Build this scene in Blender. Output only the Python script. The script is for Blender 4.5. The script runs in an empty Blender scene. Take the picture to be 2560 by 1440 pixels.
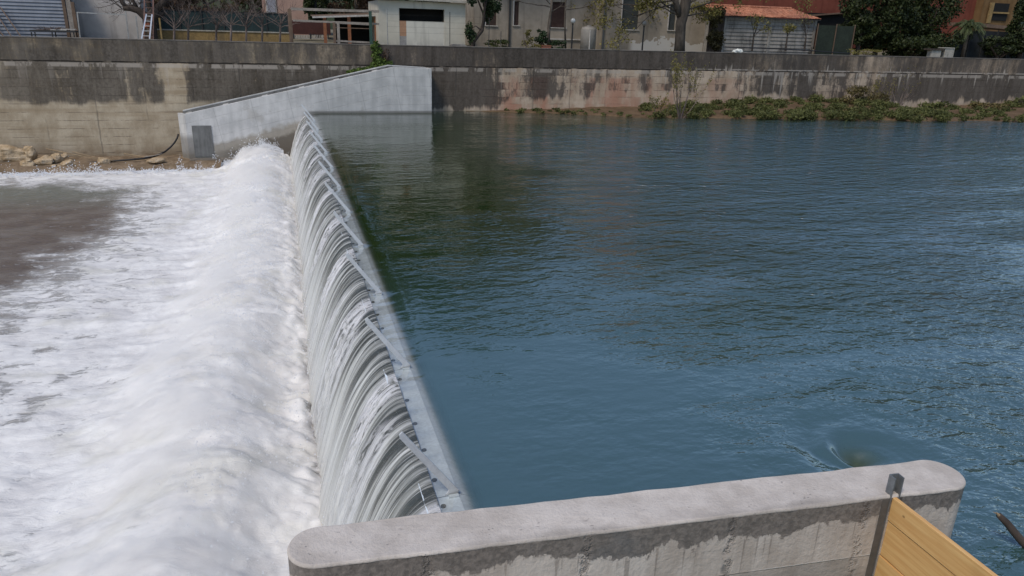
import bpy, bmesh, math, random
import numpy as np
from mathutils import Vector, Matrix, noise as mnoise

S = bpy.context.scene
C = S.collection
R = math.radians
random.seed(7)
rng = np.random.default_rng(7)

# ------------------------------------------------------------------ layout
ZT, ZM, YW = 4.495, 3.08, 45.66      # river wall: top, pour joint, face
YA = YW - 1.35                        # face of the new abutment
ZL = -3.3                             # water level below the weir
CAM = np.array([-1.868, -8.430, 6.0])
NX, NY, F, YAW = 1116.97, 5907.69, 1844.86, -0.30281958866


def cam_axes():
    d = np.array([NX - 1280, NY - 720, F]); d /= np.linalg.norm(d)
    fwd = np.array([0, 0, 1.0]) - d * d[2]; fwd /= np.linalg.norm(fwd)
    right = np.cross(d, fwd)
    c, s = math.cos(YAW), math.sin(YAW)
    return np.stack([right * c - fwd * s, right * s + fwd * c, -d])


MC = cam_axes()


def at(px, py, ax, val):
    """surveyed point of the photograph on the world plane axis=val"""
    r = MC @ np.array([px - 1280, py - 720, F])
    t = (val - CAM[ax]) / r[ax]
    p = CAM + r * t
    return float(p[0]), float(p[1]), float(p[2])


def X_(px, py, Y): return at(px, py, 1, Y)[0]
def Z_(px, py, Y): return at(px, py, 1, Y)[2]


# ------------------------------------------------------------------ numpy noise
_perm = rng.permutation(512)
_perm = np.concatenate([_perm, _perm])
_g = rng.normal(size=(512, 2)); _g /= np.linalg.norm(_g, axis=1)[:, None]


def perlin(x, y):
    x = np.asarray(x, float); y = np.asarray(y, float)
    xi = np.floor(x).astype(int); yi = np.floor(y).astype(int)
    xf = x - xi; yf = y - yi

    def gr(ix, iy, dx, dy):
        h = _perm[(_perm[ix & 511] + iy) & 511]
        return _g[h, 0] * dx + _g[h, 1] * dy
    u = xf ** 3 * (xf * (xf * 6 - 15) + 10); v = yf ** 3 * (yf * (yf * 6 - 15) + 10)
    a = gr(xi, yi, xf, yf) * (1 - u) + gr(xi + 1, yi, xf - 1, yf) * u
    b = gr(xi, yi + 1, xf, yf - 1) * (1 - u) + gr(xi + 1, yi + 1, xf - 1, yf - 1) * u
    return (a * (1 - v) + b * v) * 1.5


def fbm(x, y, o=4, g=.5):
    s = 0; a = 1; n = 0
    for i in range(o):
        s = s + a * perlin(x * 2 ** i + 17.3 * i, y * 2 ** i + 5.1 * i); n += a; a *= g
    return s / n


def sst(x, a, b):
    t = np.clip((x - a) / (b - a), 0, 1)
    return t * t * (3 - 2 * t)


# ------------------------------------------------------------------ mesh builder
class MB:
    def __init__(s): s.v = []; s.f = []

    def add(s, vs, fs):
        o = len(s.v); s.v += [tuple(map(float, p)) for p in vs]; s.f += [tuple(i + o for i in q) for q in fs]; return s

    def box(s, x0, x1, y0, y1, z0, z1):
        return s.add([(x0, y0, z0), (x1, y0, z0), (x1, y1, z0), (x0, y1, z0), (x0, y0, z1), (x1, y0, z1), (x1, y1, z1), (x0, y1, z1)],
                     [(0, 3, 2, 1), (4, 5, 6, 7), (0, 1, 5, 4), (1, 2, 6, 5), (2, 3, 7, 6), (3, 0, 4, 7)])

    def bar(s, a, b, w, h, up=(0, 0, 1)):
        a = Vector(a); b = Vector(b); d = (b - a).normalized(); up = Vector(up)
        r = d.cross(up)
        if r.length < 1e-4: r = d.cross(Vector((1, 0, 0)))
        r.normalize(); u = r.cross(d)
        vs = []
        for p in (a, b):
            for i, j in ((-1, -1), (1, -1), (1, 1), (-1, 1)):
                vs.append(p + r * (i * w / 2) + u * (j * h / 2))
        return s.add(vs, [(0, 1, 2, 3), (7, 6, 5, 4), (0, 4, 5, 1), (1, 5, 6, 2), (2, 6, 7, 3), (3, 7, 4, 0)])

    def tube(s, pts, rad, n=6, cap=True):
        pts = [Vector(p) for p in pts]
        if not hasattr(rad, '__len__'): rad = [rad] * len(pts)
        rings = []; o = len(s.v); prev = None
        for i, p in enumerate(pts):
            d = (pts[min(i + 1, len(pts) - 1)] - pts[max(i - 1, 0)]).normalized()
            if prev is None:
                r = d.cross(Vector((0, 0, 1)))
                if r.length < 1e-3: r = d.cross(Vector((1, 0, 0)))
            else:
                r = prev - d * prev.dot(d)
            r.normalize(); prev = r; u = d.cross(r)
            for k in range(n):
                a = 2 * math.pi * k / n
                s.v.append(tuple(p + (r * math.cos(a) + u * math.sin(a)) * rad[i]))
        for i in range(len(pts) - 1):
            for k in range(n):
                k2 = (k + 1) % n
                s.f.append((o + i * n + k, o + i * n + k2, o + (i + 1) * n + k2, o + (i + 1) * n + k))
        if cap:
            s.f.append(tuple(o + k for k in range(n))[::-1]); e = o + (len(pts) - 1) * n
            s.f.append(tuple(e + k for k in range(n)))
        return s

    def cyl(s, x, y, z0, z1, r, n=16, r2=None):
        return s.tube([(x, y, z0), (x, y, z1)], [r, r if r2 is None else r2], n)

    def prism(s, poly, axis, a, b):
        """extrude a 2-D polygon; axis 1: poly is (x,z) extruded in y; axis 2: poly is (x,y) extruded in z"""
        n = len(poly)
        mk = (lambda p, t: (p[0], t, p[1])) if axis == 1 else ((lambda p, t: (p[0], p[1], t)) if axis == 2 else (lambda p, t: (t, p[0], p[1])))
        vs = [mk(p, a) for p in poly] + [mk(p, b) for p in poly]
        fs = [tuple(range(n)), tuple(range(2 * n - 1, n - 1, -1))] + [(i, i + n, (i + 1) % n + n, (i + 1) % n) for i in range(n)]
        return s.add(vs, fs)

    def build(s, name, mat, parent=None, smooth=False, bevel=0, recalc=True):
        m = bpy.data.meshes.new(name); m.from_pydata(s.v, [], s.f)
        if recalc or bevel:
            b = bmesh.new(); b.from_mesh(m)
            bmesh.ops.recalc_face_normals(b, faces=b.faces)
            if bevel:
                es = [e for e in b.edges if len(e.link_faces) == 2 and e.calc_face_angle(0) > .6]
                bmesh.ops.bevel(b, geom=es, offset=bevel, segments=2, affect='EDGES', profile=.6)
            b.to_mesh(m); b.free()
        if smooth:
            m.polygons.foreach_set('use_smooth', [True] * len(m.polygons))
        m.materials.append(mat)
        o = bpy.data.objects.new(name, m); C.objects.link(o); o.parent = parent
        return o


def np_mesh(name, V, Fq, mat, parent=None, smooth=False, attrs=None):
    m = bpy.data.meshes.new(name)
    V = np.asarray(V, np.float32); Fq = np.asarray(Fq, np.int32); k = Fq.shape[1]
    m.vertices.add(len(V)); m.vertices.foreach_set('co', V.ravel())
    m.loops.add(Fq.size); m.loops.foreach_set('vertex_index', Fq.ravel())
    m.polygons.add(len(Fq)); m.polygons.foreach_set('loop_start', np.arange(0, Fq.size, k, dtype=np.int32))
    m.update(calc_edges=True)
    for n, a in (attrs or {}).items():
        t = m.attributes.new(n, 'FLOAT', 'POINT'); t.data.foreach_set('value', np.asarray(a, np.float32).ravel())
    m.polygons.foreach_set('use_smooth', [smooth] * len(Fq))
    m.materials.append(mat); m.validate()
    o = bpy.data.objects.new(name, m); C.objects.link(o); o.parent = parent
    return o


def grid_faces(nu, nv):
    i = np.arange(nu - 1)[:, None] * nv + np.arange(nv - 1)[None, :]
    i = i.ravel()
    return np.stack([i, i + nv, i + nv + 1, i + 1], 1)


def tag(o, label, cat, group=None, kind=None):
    if label: o['label'] = label
    if cat: o['category'] = cat
    if group: o['group'] = group
    if kind: o['kind'] = kind
    return o


def thing(name, label, cat, loc=(0, 0, 0), group=None):
    o = bpy.data.objects.new(name, None); C.objects.link(o); o.empty_display_size = .2
    o.location = (0, 0, 0)
    return tag(o, label, cat, group)


# ------------------------------------------------------------------ material builder
class NB:
    def __init__(s, name):
        s.m = bpy.data.materials.new(name); s.m.use_nodes = True
        s.t = s.m.node_tree; s.t.nodes.clear()
        s.out = s.t.nodes.new('ShaderNodeOutputMaterial')
        s._p = None

    def n(s, typ, **kw):
        x = s.t.nodes.new(typ)
        for k, v in kw.items(): setattr(x, k, v)
        return x

    def lk(s, a, b): s.t.links.new(a, b)

    def setin(s, sock, v):
        if isinstance(v, bpy.types.NodeSocket): s.lk(v, sock)
        elif v is not None:
            if sock.type == 'RGBA' and len(v) == 3: v = (*v, 1)
            sock.default_value = v

    @property
    def P(s):
        if s._p is None: s._p = s.n('ShaderNodeTexCoord').outputs['Object']
        return s._p

    def xyz(s):
        x = s.n('ShaderNodeSeparateXYZ'); s.lk(s.P, x.inputs[0]); return x.outputs

    def map(s, sc, loc=(0, 0, 0), rot=(0, 0, 0), vec=None):
        x = s.n('ShaderNodeMapping'); s.lk(vec or s.P, x.inputs[0])
        x.inputs['Scale'].default_value = sc; x.inputs['Location'].default_value = loc; x.inputs['Rotation'].default_value = rot
        return x.outputs[0]

    def noise(s, sc=(1, 1, 1), detail=4, rough=.55, dist=0, loc=(0, 0, 0), typ='FBM', rot=(0, 0, 0), vec=None):
        if not hasattr(sc, '__len__'): sc = (sc,) * 3
        x = s.n('ShaderNodeTexNoise', noise_type=typ)
        s.lk(s.map(sc, loc, rot, vec), x.inputs['Vector']); x.inputs['Scale'].default_value = 1
        x.inputs['Detail'].default_value = detail; x.inputs['Roughness'].default_value = rough; x.inputs['Distortion'].default_value = dist
        return x.outputs[0]

    def vor(s, sc, feature='F1', out='Distance', loc=(0, 0, 0)):
        if not hasattr(sc, '__len__'): sc = (sc,) * 3
        x = s.n('ShaderNodeTexVoronoi', feature=feature); s.lk(s.map(sc, loc), x.inputs['Vector']); x.inputs['Scale'].default_value = 1
        return x.outputs[out]

    def M(s, op, a, b=None, c=None, clamp=False):
        x = s.n('ShaderNodeMath', operation=op, use_clamp=clamp)
        s.setin(x.inputs[0], a); s.setin(x.inputs[1], b)
        if c is not None: s.setin(x.inputs[2], c)
        return x.outputs[0]

    def ss(s, v, a, b, lo=0, hi=1):
        x = s.n('ShaderNodeMapRange', interpolation_type='SMOOTHSTEP')
        s.setin(x.inputs[0], v); s.setin(x.inputs[1], a); s.setin(x.inputs[2], b); x.inputs[3].default_value = lo; x.inputs[4].default_value = hi
        return x.outputs[0]

    def mul(s, *a):
        r = a[0]
        for b in a[1:]: r = s.M('MULTIPLY', r, b)
        return r

    def addm(s, *a):
        r = a[0]
        for b in a[1:]: r = s.M('ADD', r, b)
        return r

    def mix(s, f, a, b, mode='MIX'):
        x = s.n('ShaderNodeMix', data_type='RGBA', blend_type=mode)
        s.setin(x.inputs[0], f); s.setin(x.inputs[6], a); s.setin(x.inputs[7], b)
        return x.outputs[2]

    def curve(s, v, pts, lo, hi):
        """piecewise-linear control curve of one coordinate"""
        x = s.n('ShaderNodeValToRGB'); r = x.color_ramp
        while len(r.elements) > 1: r.elements.remove(r.elements[-1])
        for i, (p, w) in enumerate(pts):
            e = r.elements[0] if i == 0 else r.elements.new((p - lo) / (hi - lo))
            e.position = (p - lo) / (hi - lo); e.color = (w, w, w, 1)
        mr = s.n('ShaderNodeMapRange'); s.setin(mr.inputs[0], v); mr.inputs[1].default_value = lo; mr.inputs[2].default_value = hi
        s.lk(mr.outputs[0], x.inputs[0]); return x.outputs[0]

    def attr(s, name):
        return s.n('ShaderNodeAttribute', attribute_name=name).outputs['Fac']

    def island(s):
        return s.n('ShaderNodeNewGeometry').outputs['Random Per Island']

    def bump(s, h, dist=.02, strength=1, nrm=None):
        x = s.n('ShaderNodeBump'); s.setin(x.inputs['Height'], h); x.inputs['Distance'].default_value = dist; s.setin(x.inputs['Strength'], strength)
        if nrm is not None: s.lk(nrm, x.inputs['Normal'])
        return x.outputs[0]

    def pbr(s, col, rough=.8, metal=0, bump=None, spec=.4, link=True, **kw):
        x = s.n('ShaderNodeBsdfPrincipled')
        s.setin(x.inputs['Base Color'], col); s.setin(x.inputs['Roughness'], rough); s.setin(x.inputs['Metallic'], metal)
        x.inputs['Specular IOR Level'].default_value = spec
        for k, v in kw.items(): s.setin(x.inputs[k], v)
        if bump is not None: s.lk(bump, x.inputs['Normal'])
        if link: s.lk(x.outputs[0], s.out.inputs[0])
        return x.outputs[0]

    def surf(s, sh): s.lk(sh, s.out.inputs[0])

    def mixsh(s, f, a, b):
        x = s.n('ShaderNodeMixShader'); s.setin(x.inputs[0], f); s.lk(a, x.inputs[1]); s.lk(b, x.inputs[2]); return x.outputs[0]


MATS = {}


def plain(name, col, rough=.75, metal=0, var=.25, scale=2.0, dirt=.0, bump=.004, streak=False, spec=.35):
    if name in MATS: return MATS[name]
    b = NB(name)
    n1 = b.noise(scale, 5, .6); n2 = b.noise((scale * 4, scale * 4, scale * (.5 if streak else 4)), 3, .6, loc=(3, 7, 1))
    f = b.M('MULTIPLY', b.addm(n1, n2), .5)
    c = b.mix(b.ss(f, .3, .7), tuple(x * (1 - var) for x in col), tuple(min(1, x * (1 + var)) for x in col))
    if dirt: c = b.mix(b.mul(b.ss(b.noise((1.1, 1.1, .35), 5, .65, loc=(9, 2, 4)), .48, .68), dirt), c, (.045, .04, .035))
    b.pbr(c, rough, metal, b.bump(n2, bump) if bump else None, spec)
    MATS[name] = b.m; return b.m


def leafmat(name, dark, light, transl=.25):
    b = NB(name)
    f = b.island(); n = b.noise(.55, 3, .6)
    c = b.mix(b.addm(b.mul(f, .65), b.mul(b.ss(n, .35, .65), .35)), dark, light)
    p = b.pbr(c, .6, spec=.25, link=False)
    t = b.n('ShaderNodeBsdfTranslucent'); b.lk(c, t.inputs[0])
    b.surf(b.mixsh(transl, p, t.outputs[0])); return b.m


def bark(name, col):
    b = NB(name)
    n = b.noise((6, 6, 1.5), 5, .65); n2 = b.noise(1.3, 3)
    c = b.mix(b.ss(n, .35, .65), tuple(x * .5 for x in col), col); c = b.mix(b.mul(b.ss(n2, .5, .7), .5), c, tuple(x * 1.6 for x in col))
    b.pbr(c, .9, bump=b.bump(n, .03)); return b.m


# ---- river wall: old stained shuttered concrete
def mat_river_wall():
    b = NB('stained_river_wall_concrete'); X, Y, Z = b.xyz()
    lo, hi = -32, 82
    fine = b.noise(6, 6, .7); med = b.noise(1.1, 5, .6, loc=(4, 0, 2)); big = b.noise(.30, 4, .55, loc=(1, 0, 8))
    gr = b.noise((1.3, 1, .42), 9, .74, .2, loc=(0, 0, 3)); col = b.noise((1.0, 1, .035), 5, .6, loc=(7, 0, 1)); strk = b.noise((2.3, 1, .14), 7, .68, .2, loc=(3, 0, 1))
    row = b.M('FLOOR', b.M('DIVIDE', b.M('SUBTRACT', ZM, Z), .52))
    cv = b.n('ShaderNodeCombineXYZ'); b.lk(X, cv.inputs[0]); b.lk(b.mul(row, 3.7), cv.inputs[2])
    brd = b.noise((.75, 1, 1), 4, .65, loc=(2, 0, 5), vec=cv.outputs[0])
    left = b.mix(b.ss(b.addm(b.mul(med, .5), b.mul(gr, .5)), .36, .64), (.32, .258, .18), (.47, .40, .30))
    right = b.mix(b.ss(b.addm(b.mul(med, .5), b.mul(gr, .5)), .36, .64), (.34, .262, .19), (.52, .425, .33))
    base = b.mix(b.ss(X, -6, 9), left, right)
    hband = b.noise((.10, 1, 2.0), 4, .6, loc=(5, 0, 0))
    base = b.mix(b.mul(b.ss(hband, .48, .66), .55, b.ss(X, 2, -8)), base, (.27, .205, .13))
    low = b.mul(b.ss(Z, -1.9, -3.0), b.ss(X, -4, -8)); base = b.mix(b.mul(low, .75, b.ss(b.noise((.5, 1, 1.2), 5, .65), .32, .58)), base, (.16, .105, .06))
    oran = b.mul(b.ss(b.addm(b.mul(b.noise((.55, 1, .10), 4, .6, loc=(3, 0, 9)), .6), b.mul(brd, .4)), .44, .57), b.curve(X, [(12, 0), (14.5, .9), (25, .8), (29, .5), (34, .35), (37, 0)], lo, hi), b.ss(Z, 2.6, 2.3), b.ss(gr, .30, .55, .45, 1))
    base = b.mix(b.mul(oran, .85), base, (.37, .165, .105))
    amt = b.curve(X, [(-32, .36), (-27.5, .40), (-24.5, .36), (-21.5, .40), (-19.6, .60), (-17, .70), (-12, .66), (-9.3, .64), (-8.9, .30), (-8.1, .25), (-7.7, .68), (-4, .80), (6, .74), (12, .80), (13.2, .56), (15, .46), (17.2, .66), (18.4, .46), (24, .50), (29, .47), (33, .46), (36, .58), (40, .62), (46, .52), (52, .72), (66, .66), (82, .6)], lo, hi)
    zb = b.curve(X, [(-32, .55), (-22, .48), (-19, .455), (-12, .435), (-7, .45), (6, .40), (13, .40), (14.5, .50), (20, .52), (30, .58), (36, .55), (50, .48), (82, .45)], lo, hi)
    zb = b.M('SUBTRACT', b.mul(zb, 8), 3.2)
    edge = b.addm(zb, b.mul(b.M('SUBTRACT', b.noise((.45, 1, .3), 4, .55), .5), 1.5), b.mul(b.M('SUBTRACT', col, .5), b.curve(X, [(-9, 0), (8, 2.2), (80, 2.2)], lo, hi), -1), b.mul(b.M('SUBTRACT', strk, .5), .5))
    fall = b.ss(Z, edge, b.M('ADD', edge, .35))
    sv = b.addm(b.mul(gr, .36), b.mul(col, .26), b.mul(brd, .22), b.mul(fine, .10), b.mul(strk, .08))
    st = b.mul(b.ss(b.M('ADD', sv, b.mul(b.M('SUBTRACT', amt, .5), .42)), b.curve(X, [(-32, .43), (-19, .45), (-15, .47), (82, .485)], lo, hi), b.curve(X, [(-32, .60), (-19, .59), (-15, .56), (82, .545)], lo, hi)), fall)
    below = b.mul(st, b.ss(Z, ZM + .02, ZM - .02), b.curve(X, [(-32, .66), (-20, .74), (-14, .86), (82, .9)], lo, hi))
    topam = b.curve(X, [(-32, .72), (-27, .72), (-25.5, .46), (-22.5, .46), (-20, .78), (-11, .76), (-6, .66), (2, .70), (10, .85), (20, .95), (32, .92), (45, .62), (60, .62), (82, .6)], lo, hi)
    sv2 = b.addm(b.mul(gr, .34), b.mul(big, .26), b.mul(b.noise((1.1, 1, .16), 4, .6, loc=(5, 0, 9)), .24), b.mul(fine, .16))
    top = b.mul(b.ss(b.M('ADD', sv2, b.mul(b.M('SUBTRACT', topam, .5), .30)), .40, .60), b.ss(Z, ZM - .02, ZM + .02), .93)
    blackc = b.mix(b.ss(b.addm(b.mul(fine, .35), b.mul(gr, .35), b.mul(strk, .30)), .38, .62), (.022, .020, .019), b.mix(b.ss(X, -14, 8), (.118, .104, .09), (.080, .070, .063)))
    c = b.mix(b.M('MAXIMUM', below, top), base, blackc)
    rx = b.curve(X, [(-32, .15), (-16, .25), (-8, .4), (8, .3), (18, .3), (27, .8), (40, .9), (82, 1)], lo, hi)
    run = b.noise((2.6, 1, .05), 4, .6, loc=(1, 0, 2))
    upr = b.mul(b.ss(b.M('SUBTRACT', run, b.mul(b.M('MAXIMUM', b.M('SUBTRACT', Z, ZM), 0), .17)), .555, .61), b.ss(Z, ZM - .02, ZM + .02), b.ss(X, 22, 29))
    dn = b.mul(b.ss(b.M('SUBTRACT', b.noise((2.0, 1, .04), 4, .6, loc=(11, 0, 2)), b.mul(b.M('MAXIMUM', b.M('SUBTRACT', ZM, Z), 0), .075)), .53, .61), b.ss(Z, ZM, ZM - .04))
    lb = b.mul(b.ss(Z, ZM - .36, ZM - .26), b.ss(Z, ZM - .03, ZM - .09), b.ss(b.noise((1.2, 1, .4), 6, .7, loc=(6, 0, 2)), .46, .53))
    lb2 = b.mul(b.ss(b.M('ABSOLUTE', b.M('SUBTRACT', Z, ZM + .08)), .10, .02), b.ss(X, 24, 34), b.ss(gr, .42, .52))
    pale = b.M('MAXIMUM', b.M('MAXIMUM', b.mul(b.M('MAXIMUM', upr, dn), rx), lb2), b.mul(lb, .75))
    c = b.mix(b.mul(pale, .75), c, (.43, .385, .335))
    zf = b.M('FRACT', b.M('DIVIDE', b.M('SUBTRACT', ZM, Z), .52)); ln = b.ss(b.M('ABSOLUTE', b.M('SUBTRACT', zf, .5)), .465, .49)
    ln = b.mul(ln, b.ss(b.noise((.8, 1, .6), 5, .7, loc=(8, 0, 8)), .44, .58), b.ss(Z, ZM + .02, ZM - .05))
    c = b.mix(b.mul(ln, .62), c, (.06, .052, .045))
    jn = b.mul(b.ss(b.M('ABSOLUTE', b.M('SUBTRACT', Z, b.addm(ZM, b.mul(b.M('SUBTRACT', gr, .5), .06)))), .055, .02), b.ss(b.noise((1.3, 1, 1), 4, .65), .36, .52))
    c = b.mix(b.mul(jn, .9), c, (.018, .016, .015))
    xf = b.M('FRACT', b.M('DIVIDE', b.M('ADD', X, b.mul(b.M('SUBTRACT', med, .5), .2)), 2.95)); vj = b.mul(b.ss(b.M('ABSOLUTE', b.M('SUBTRACT', xf, .5)), .022, .006), b.ss(b.noise((.6, 1, .35), 3), .46, .60))
    c = b.mix(b.mul(vj, .42), c, (.08, .07, .06))
    h = b.addm(b.mul(fine, .6), b.mul(gr, .5), b.mul(ln, -.5), b.mul(jn, -1), b.mul(vj, -.5))
    b.pbr(c, .92, bump=b.bump(h, .035), spec=.2); return b.m


def mat_new_concrete(slope=.235):
    b = NB('fresh_grey_concrete'); X, Y, Z = b.xyz()
    fine = b.noise(7, 5, .6); med = b.noise(.9, 5, .6); strk = b.noise((3, 3, .25), 4, .6)
    c = b.mix(b.ss(b.addm(b.mul(med, .6), b.mul(strk, .4)), .36, .64), (.41, .41, .405), (.56, .555, .545))
    c = b.mix(b.mul(b.ss(b.noise((.7, 1, .7), 5, .7, .3, loc=(4, 1, 2)), .6, .7), .45), c, (.34, .32, .29))
    # wet brown splash zone below the weir
    zz = b.addm(Z, b.mul(b.M('SUBTRACT', b.noise((.8, 1, .8), 6, .65, loc=(1, 0, 7)), .5), 1.3), b.mul(X, -.29))
    wet = b.mul(b.ss(zz, -.05, -.45), b.ss(X, .5, -.3)); c = b.mix(b.mul(wet, .72), c, (.25, .215, .16))
    wet2 = b.mul(b.ss(b.addm(zz, b.mul(b.M('SUBTRACT', fine, .5), .5)), -.62, -1.0), b.ss(X, .5, -.3), b.ss(X, -7.2, -4.5)); c = b.mix(b.mul(wet2, .8), c, (.095, .078, .06))
    wet3 = b.mul(b.ss(X, -7.3, -7.7), b.ss(Z, -1.2, -1.7)); c = b.mix(b.mul(wet3, .6), c, (.12, .105, .085))
    tide = b.mul(b.ss(Z, .22, .06), b.ss(X, -1, .2)); c = b.mix(b.mul(tide, .75), c, (.09, .085, .07))
    # shutter lines: follow the ramp on the sloping part
    d = b.M('SUBTRACT', Z, b.M('MINIMUM', b.mul(X, slope), 1.2))
    f = b.M('FRACT', b.M('DIVIDE', d, .62)); ln = b.ss(b.M('ABSOLUTE', b.M('SUBTRACT', f, .5)), .478, .496)
    c = b.mix(b.mul(ln, .42, b.ss(b.noise(1.5, 3), .35, .55)), c, (.18, .18, .18))
    xs = b.M('FRACT', b.M('DIVIDE', b.addm(X, b.mul(Z, .18)), 2.45)); vl = b.ss(b.M('ABSOLUTE', b.M('SUBTRACT', xs, .5)), .012, .004); c = b.mix(b.mul(vl, .35), c, (.2, .2, .2))
    b.pbr(c, .75, bump=b.bump(b.addm(fine, b.mul(ln, -.6)), .012), spec=.3); return b.m


def mat_pier_top():
    b = NB('pier_top_concrete')
    fine = b.noise(28, 4, .7); med = b.noise(2.2, 5, .65); pit = b.vor((15, 40, 20)); pn = b.noise(5, 3)
    c = b.mix(b.ss(med, .32, .68), (.43, .385, .345), (.57, .52, .475))
    c = b.mix(b.mul(b.ss(fine, .5, .70), .22), c, (.34, .305, .275))
    p = b.mul(b.ss(pit, .24, .16), b.ss(pn, .56, .68)); c = b.mix(b.mul(p, .30), c, (.22, .195, .175))
    X, Y, Z = b.xyz()
    band = b.mul(b.ss(b.addm(Y, b.mul(b.M('SUBTRACT', b.noise(3, 4), .5), .18)), -.17, -.27), .5, b.ss(b.noise((.8, .8, .8), 3, loc=(6, 2, 0)), .42, .6))
    c = b.mix(band, c, (.24, .215, .19))
    b.pbr(c, .85, bump=b.bump(b.addm(fine, b.mul(med, 1.5), b.mul(p, -1.5)), .012), spec=.3); return b.m


def mat_pier_side():
    b = NB('pier_side_concrete'); X, Y, Z = b.xyz()
    fine = b.noise(16, 5, .65); med = b.noise(1.6, 5, .6, loc=(3, 1, 0)); strk = b.noise((7, 7, .5), 5, .65)
    c = b.mix(b.ss(b.addm(b.mul(med, .6), b.mul(strk, .4)), .36, .66), (.39, .335, .285), (.54, .485, .43))
    top = 1.2
    # damp band hanging from the top edge, ragged lower limit
    wob = b.addm(b.mul(b.M('SUBTRACT', b.noise((.9, .9, .5), 6, .68, .3, loc=(1, 5, 0)), .45), 1.1), b.mul(b.M('SUBTRACT', fine, .5), .22))
    e = b.M('SUBTRACT', top - .22, b.M('MAXIMUM', wob, -.08))
    damp = b.ss(Z, b.M('SUBTRACT', e, .02), b.M('ADD', e, .02))
    drip = b.mul(b.ss(b.M('SUBTRACT', b.noise((13, 13, .15), 3, .6, loc=(2, 4, 0)), b.mul(b.M('MAXIMUM', b.M('SUBTRACT', e, Z), 0), .16)), .56, .62), b.ss(Z, e, b.M('SUBTRACT', e, .05)))
    c = b.mix(b.mul(drip, .5), c, (.15, .125, .105))
    dc = b.mix(b.ss(fine, .35, .65), (.10, .088, .078), (.19, .165, .145)); dc = b.mix(b.mul(b.ss(med, .55, .7), .5), dc, (.09, .095, .10))
    c = b.mix(b.mul(damp, .92), c, dc)
    # shutter joint with pale lime edge, damp patches below
    jz = .42; jd = b.M('SUBTRACT', Z, b.addm(jz, b.mul(b.M('SUBTRACT', fine, .5), .015)))
    lower = b.mul(b.ss(jd, .02, -.02), b.ss(b.noise((.9, .9, 1.2), 4), .45, .6), .5); c = b.mix(lower, c, (.19, .17, .15))
    jn = b.ss(b.M('ABSOLUTE', jd), .011, .004); c = b.mix(b.mul(jn, .8, b.ss(b.noise(2.2, 3), .4, .5)), c, (.58, .55, .51))
    # honeycombed vertical seams
    xs = b.M('FRACT', b.M('DIVIDE', b.addm(X, b.mul(b.M('SUBTRACT', b.noise((3, 3, 5), 3), .5), .14)), 1.62)); hc = b.mul(b.ss(b.M('ABSOLUTE', b.M('SUBTRACT', xs, .5)), .045, .01), b.ss(b.noise(11, 3, .7), .42, .6))
    c = b.mix(b.mul(hc, .6), c, (.15, .13, .115))
    b.pbr(c, b.ss(damp, 0, 1, .85, .6), bump=b.bump(b.addm(fine, b.mul(hc, -1), b.mul(jn, 1.0)), .014), spec=.35); return b.m


def mat_upper_water():
    b = NB('upper_river_water')
    rip = b.attr('ripple'); murk = b.attr('murk')
    n1 = b.noise((2.6, 4.0, 1), 3, .5, .3, rot=(0, 0, R(-14))); n2 = b.noise((7.5, 12, 1), 2, .5, .2, loc=(5, 3, 0), rot=(0, 0, R(-4)))
    n3 = b.noise((.75, 1.5, 1), 3, .5, .3, loc=(2, 7, 0), rot=(0, 0, R(-18)))
    gust = b.noise((.10, .34, 1), 5, .62, .5, loc=(4, 4, 0), rot=(0, 0, R(-12))); amp = b.mul(rip, b.ss(gust, .36, .64, .28, 1.3))
    Y0 = b.xyz()[1]; h = b.addm(b.mul(n1, b.ss(Y0, 4, 26, .55, 1.0)), b.mul(n2, .13), b.mul(n3, b.ss(Y0, 4, 26, .9, 1.35)))
    bp = b.bump(h, .32, amp)
    X, Y, Z = b.xyz()
    sky_tinted_body = b.mix(b.ss(b.noise((.10, .13, 1), 3, .5), .35, .65), (.014, .028, .007), (.018, .034, .011))
    sky_tinted_body = b.mix(b.ss(Y, 12, 1), sky_tinted_body, (.036, .080, .078))  # blue of the reflected sky painted into the body colour on the near side
    sky_tinted_body = b.mix(b.mul(b.ss(X, 5, 16), b.ss(Y, YW - 4, YW - 16), .8), sky_tinted_body, (.042, .080, .090))  # brighter sky reflection at right, also put into the body colour
    sky_tinted_body = b.mix(b.ss(Y, YW - 10, YW - 3), sky_tinted_body, (.030, .042, .030))
    w = b.pbr(sky_tinted_body, .045, bump=bp, spec=1.0, link=False, IOR=1.92)
    tr = b.n('ShaderNodeBsdfTransparent'); tr.inputs[0].default_value = (.93, .96, .99, 1)
    gl = b.n('ShaderNodeBsdfGlossy'); gl.inputs['Roughness'].default_value = .04; b.lk(bp, gl.inputs['Normal'])
    fr = b.n('ShaderNodeFresnel'); fr.inputs[0].default_value = 1.6; b.lk(bp, fr.inputs['Normal'])
    thin = b.mixsh(b.M('MINIMUM', b.mul(fr.outputs[0], 1.7), 1), tr.outputs[0], gl.outputs[0])
    vx = b.attr('vortex'); od = b.pbr(b.mix(b.noise((9, 9, 1), 3), (.030, .042, .018), (.075, .090, .040)), .35, bump=bp, spec=.3, link=False)
    w = b.mixsh(b.mul(vx, .85), w, od)
    b.surf(b.mixsh(b.ss(murk, 0, 1), thin, w)); return b.m


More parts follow.
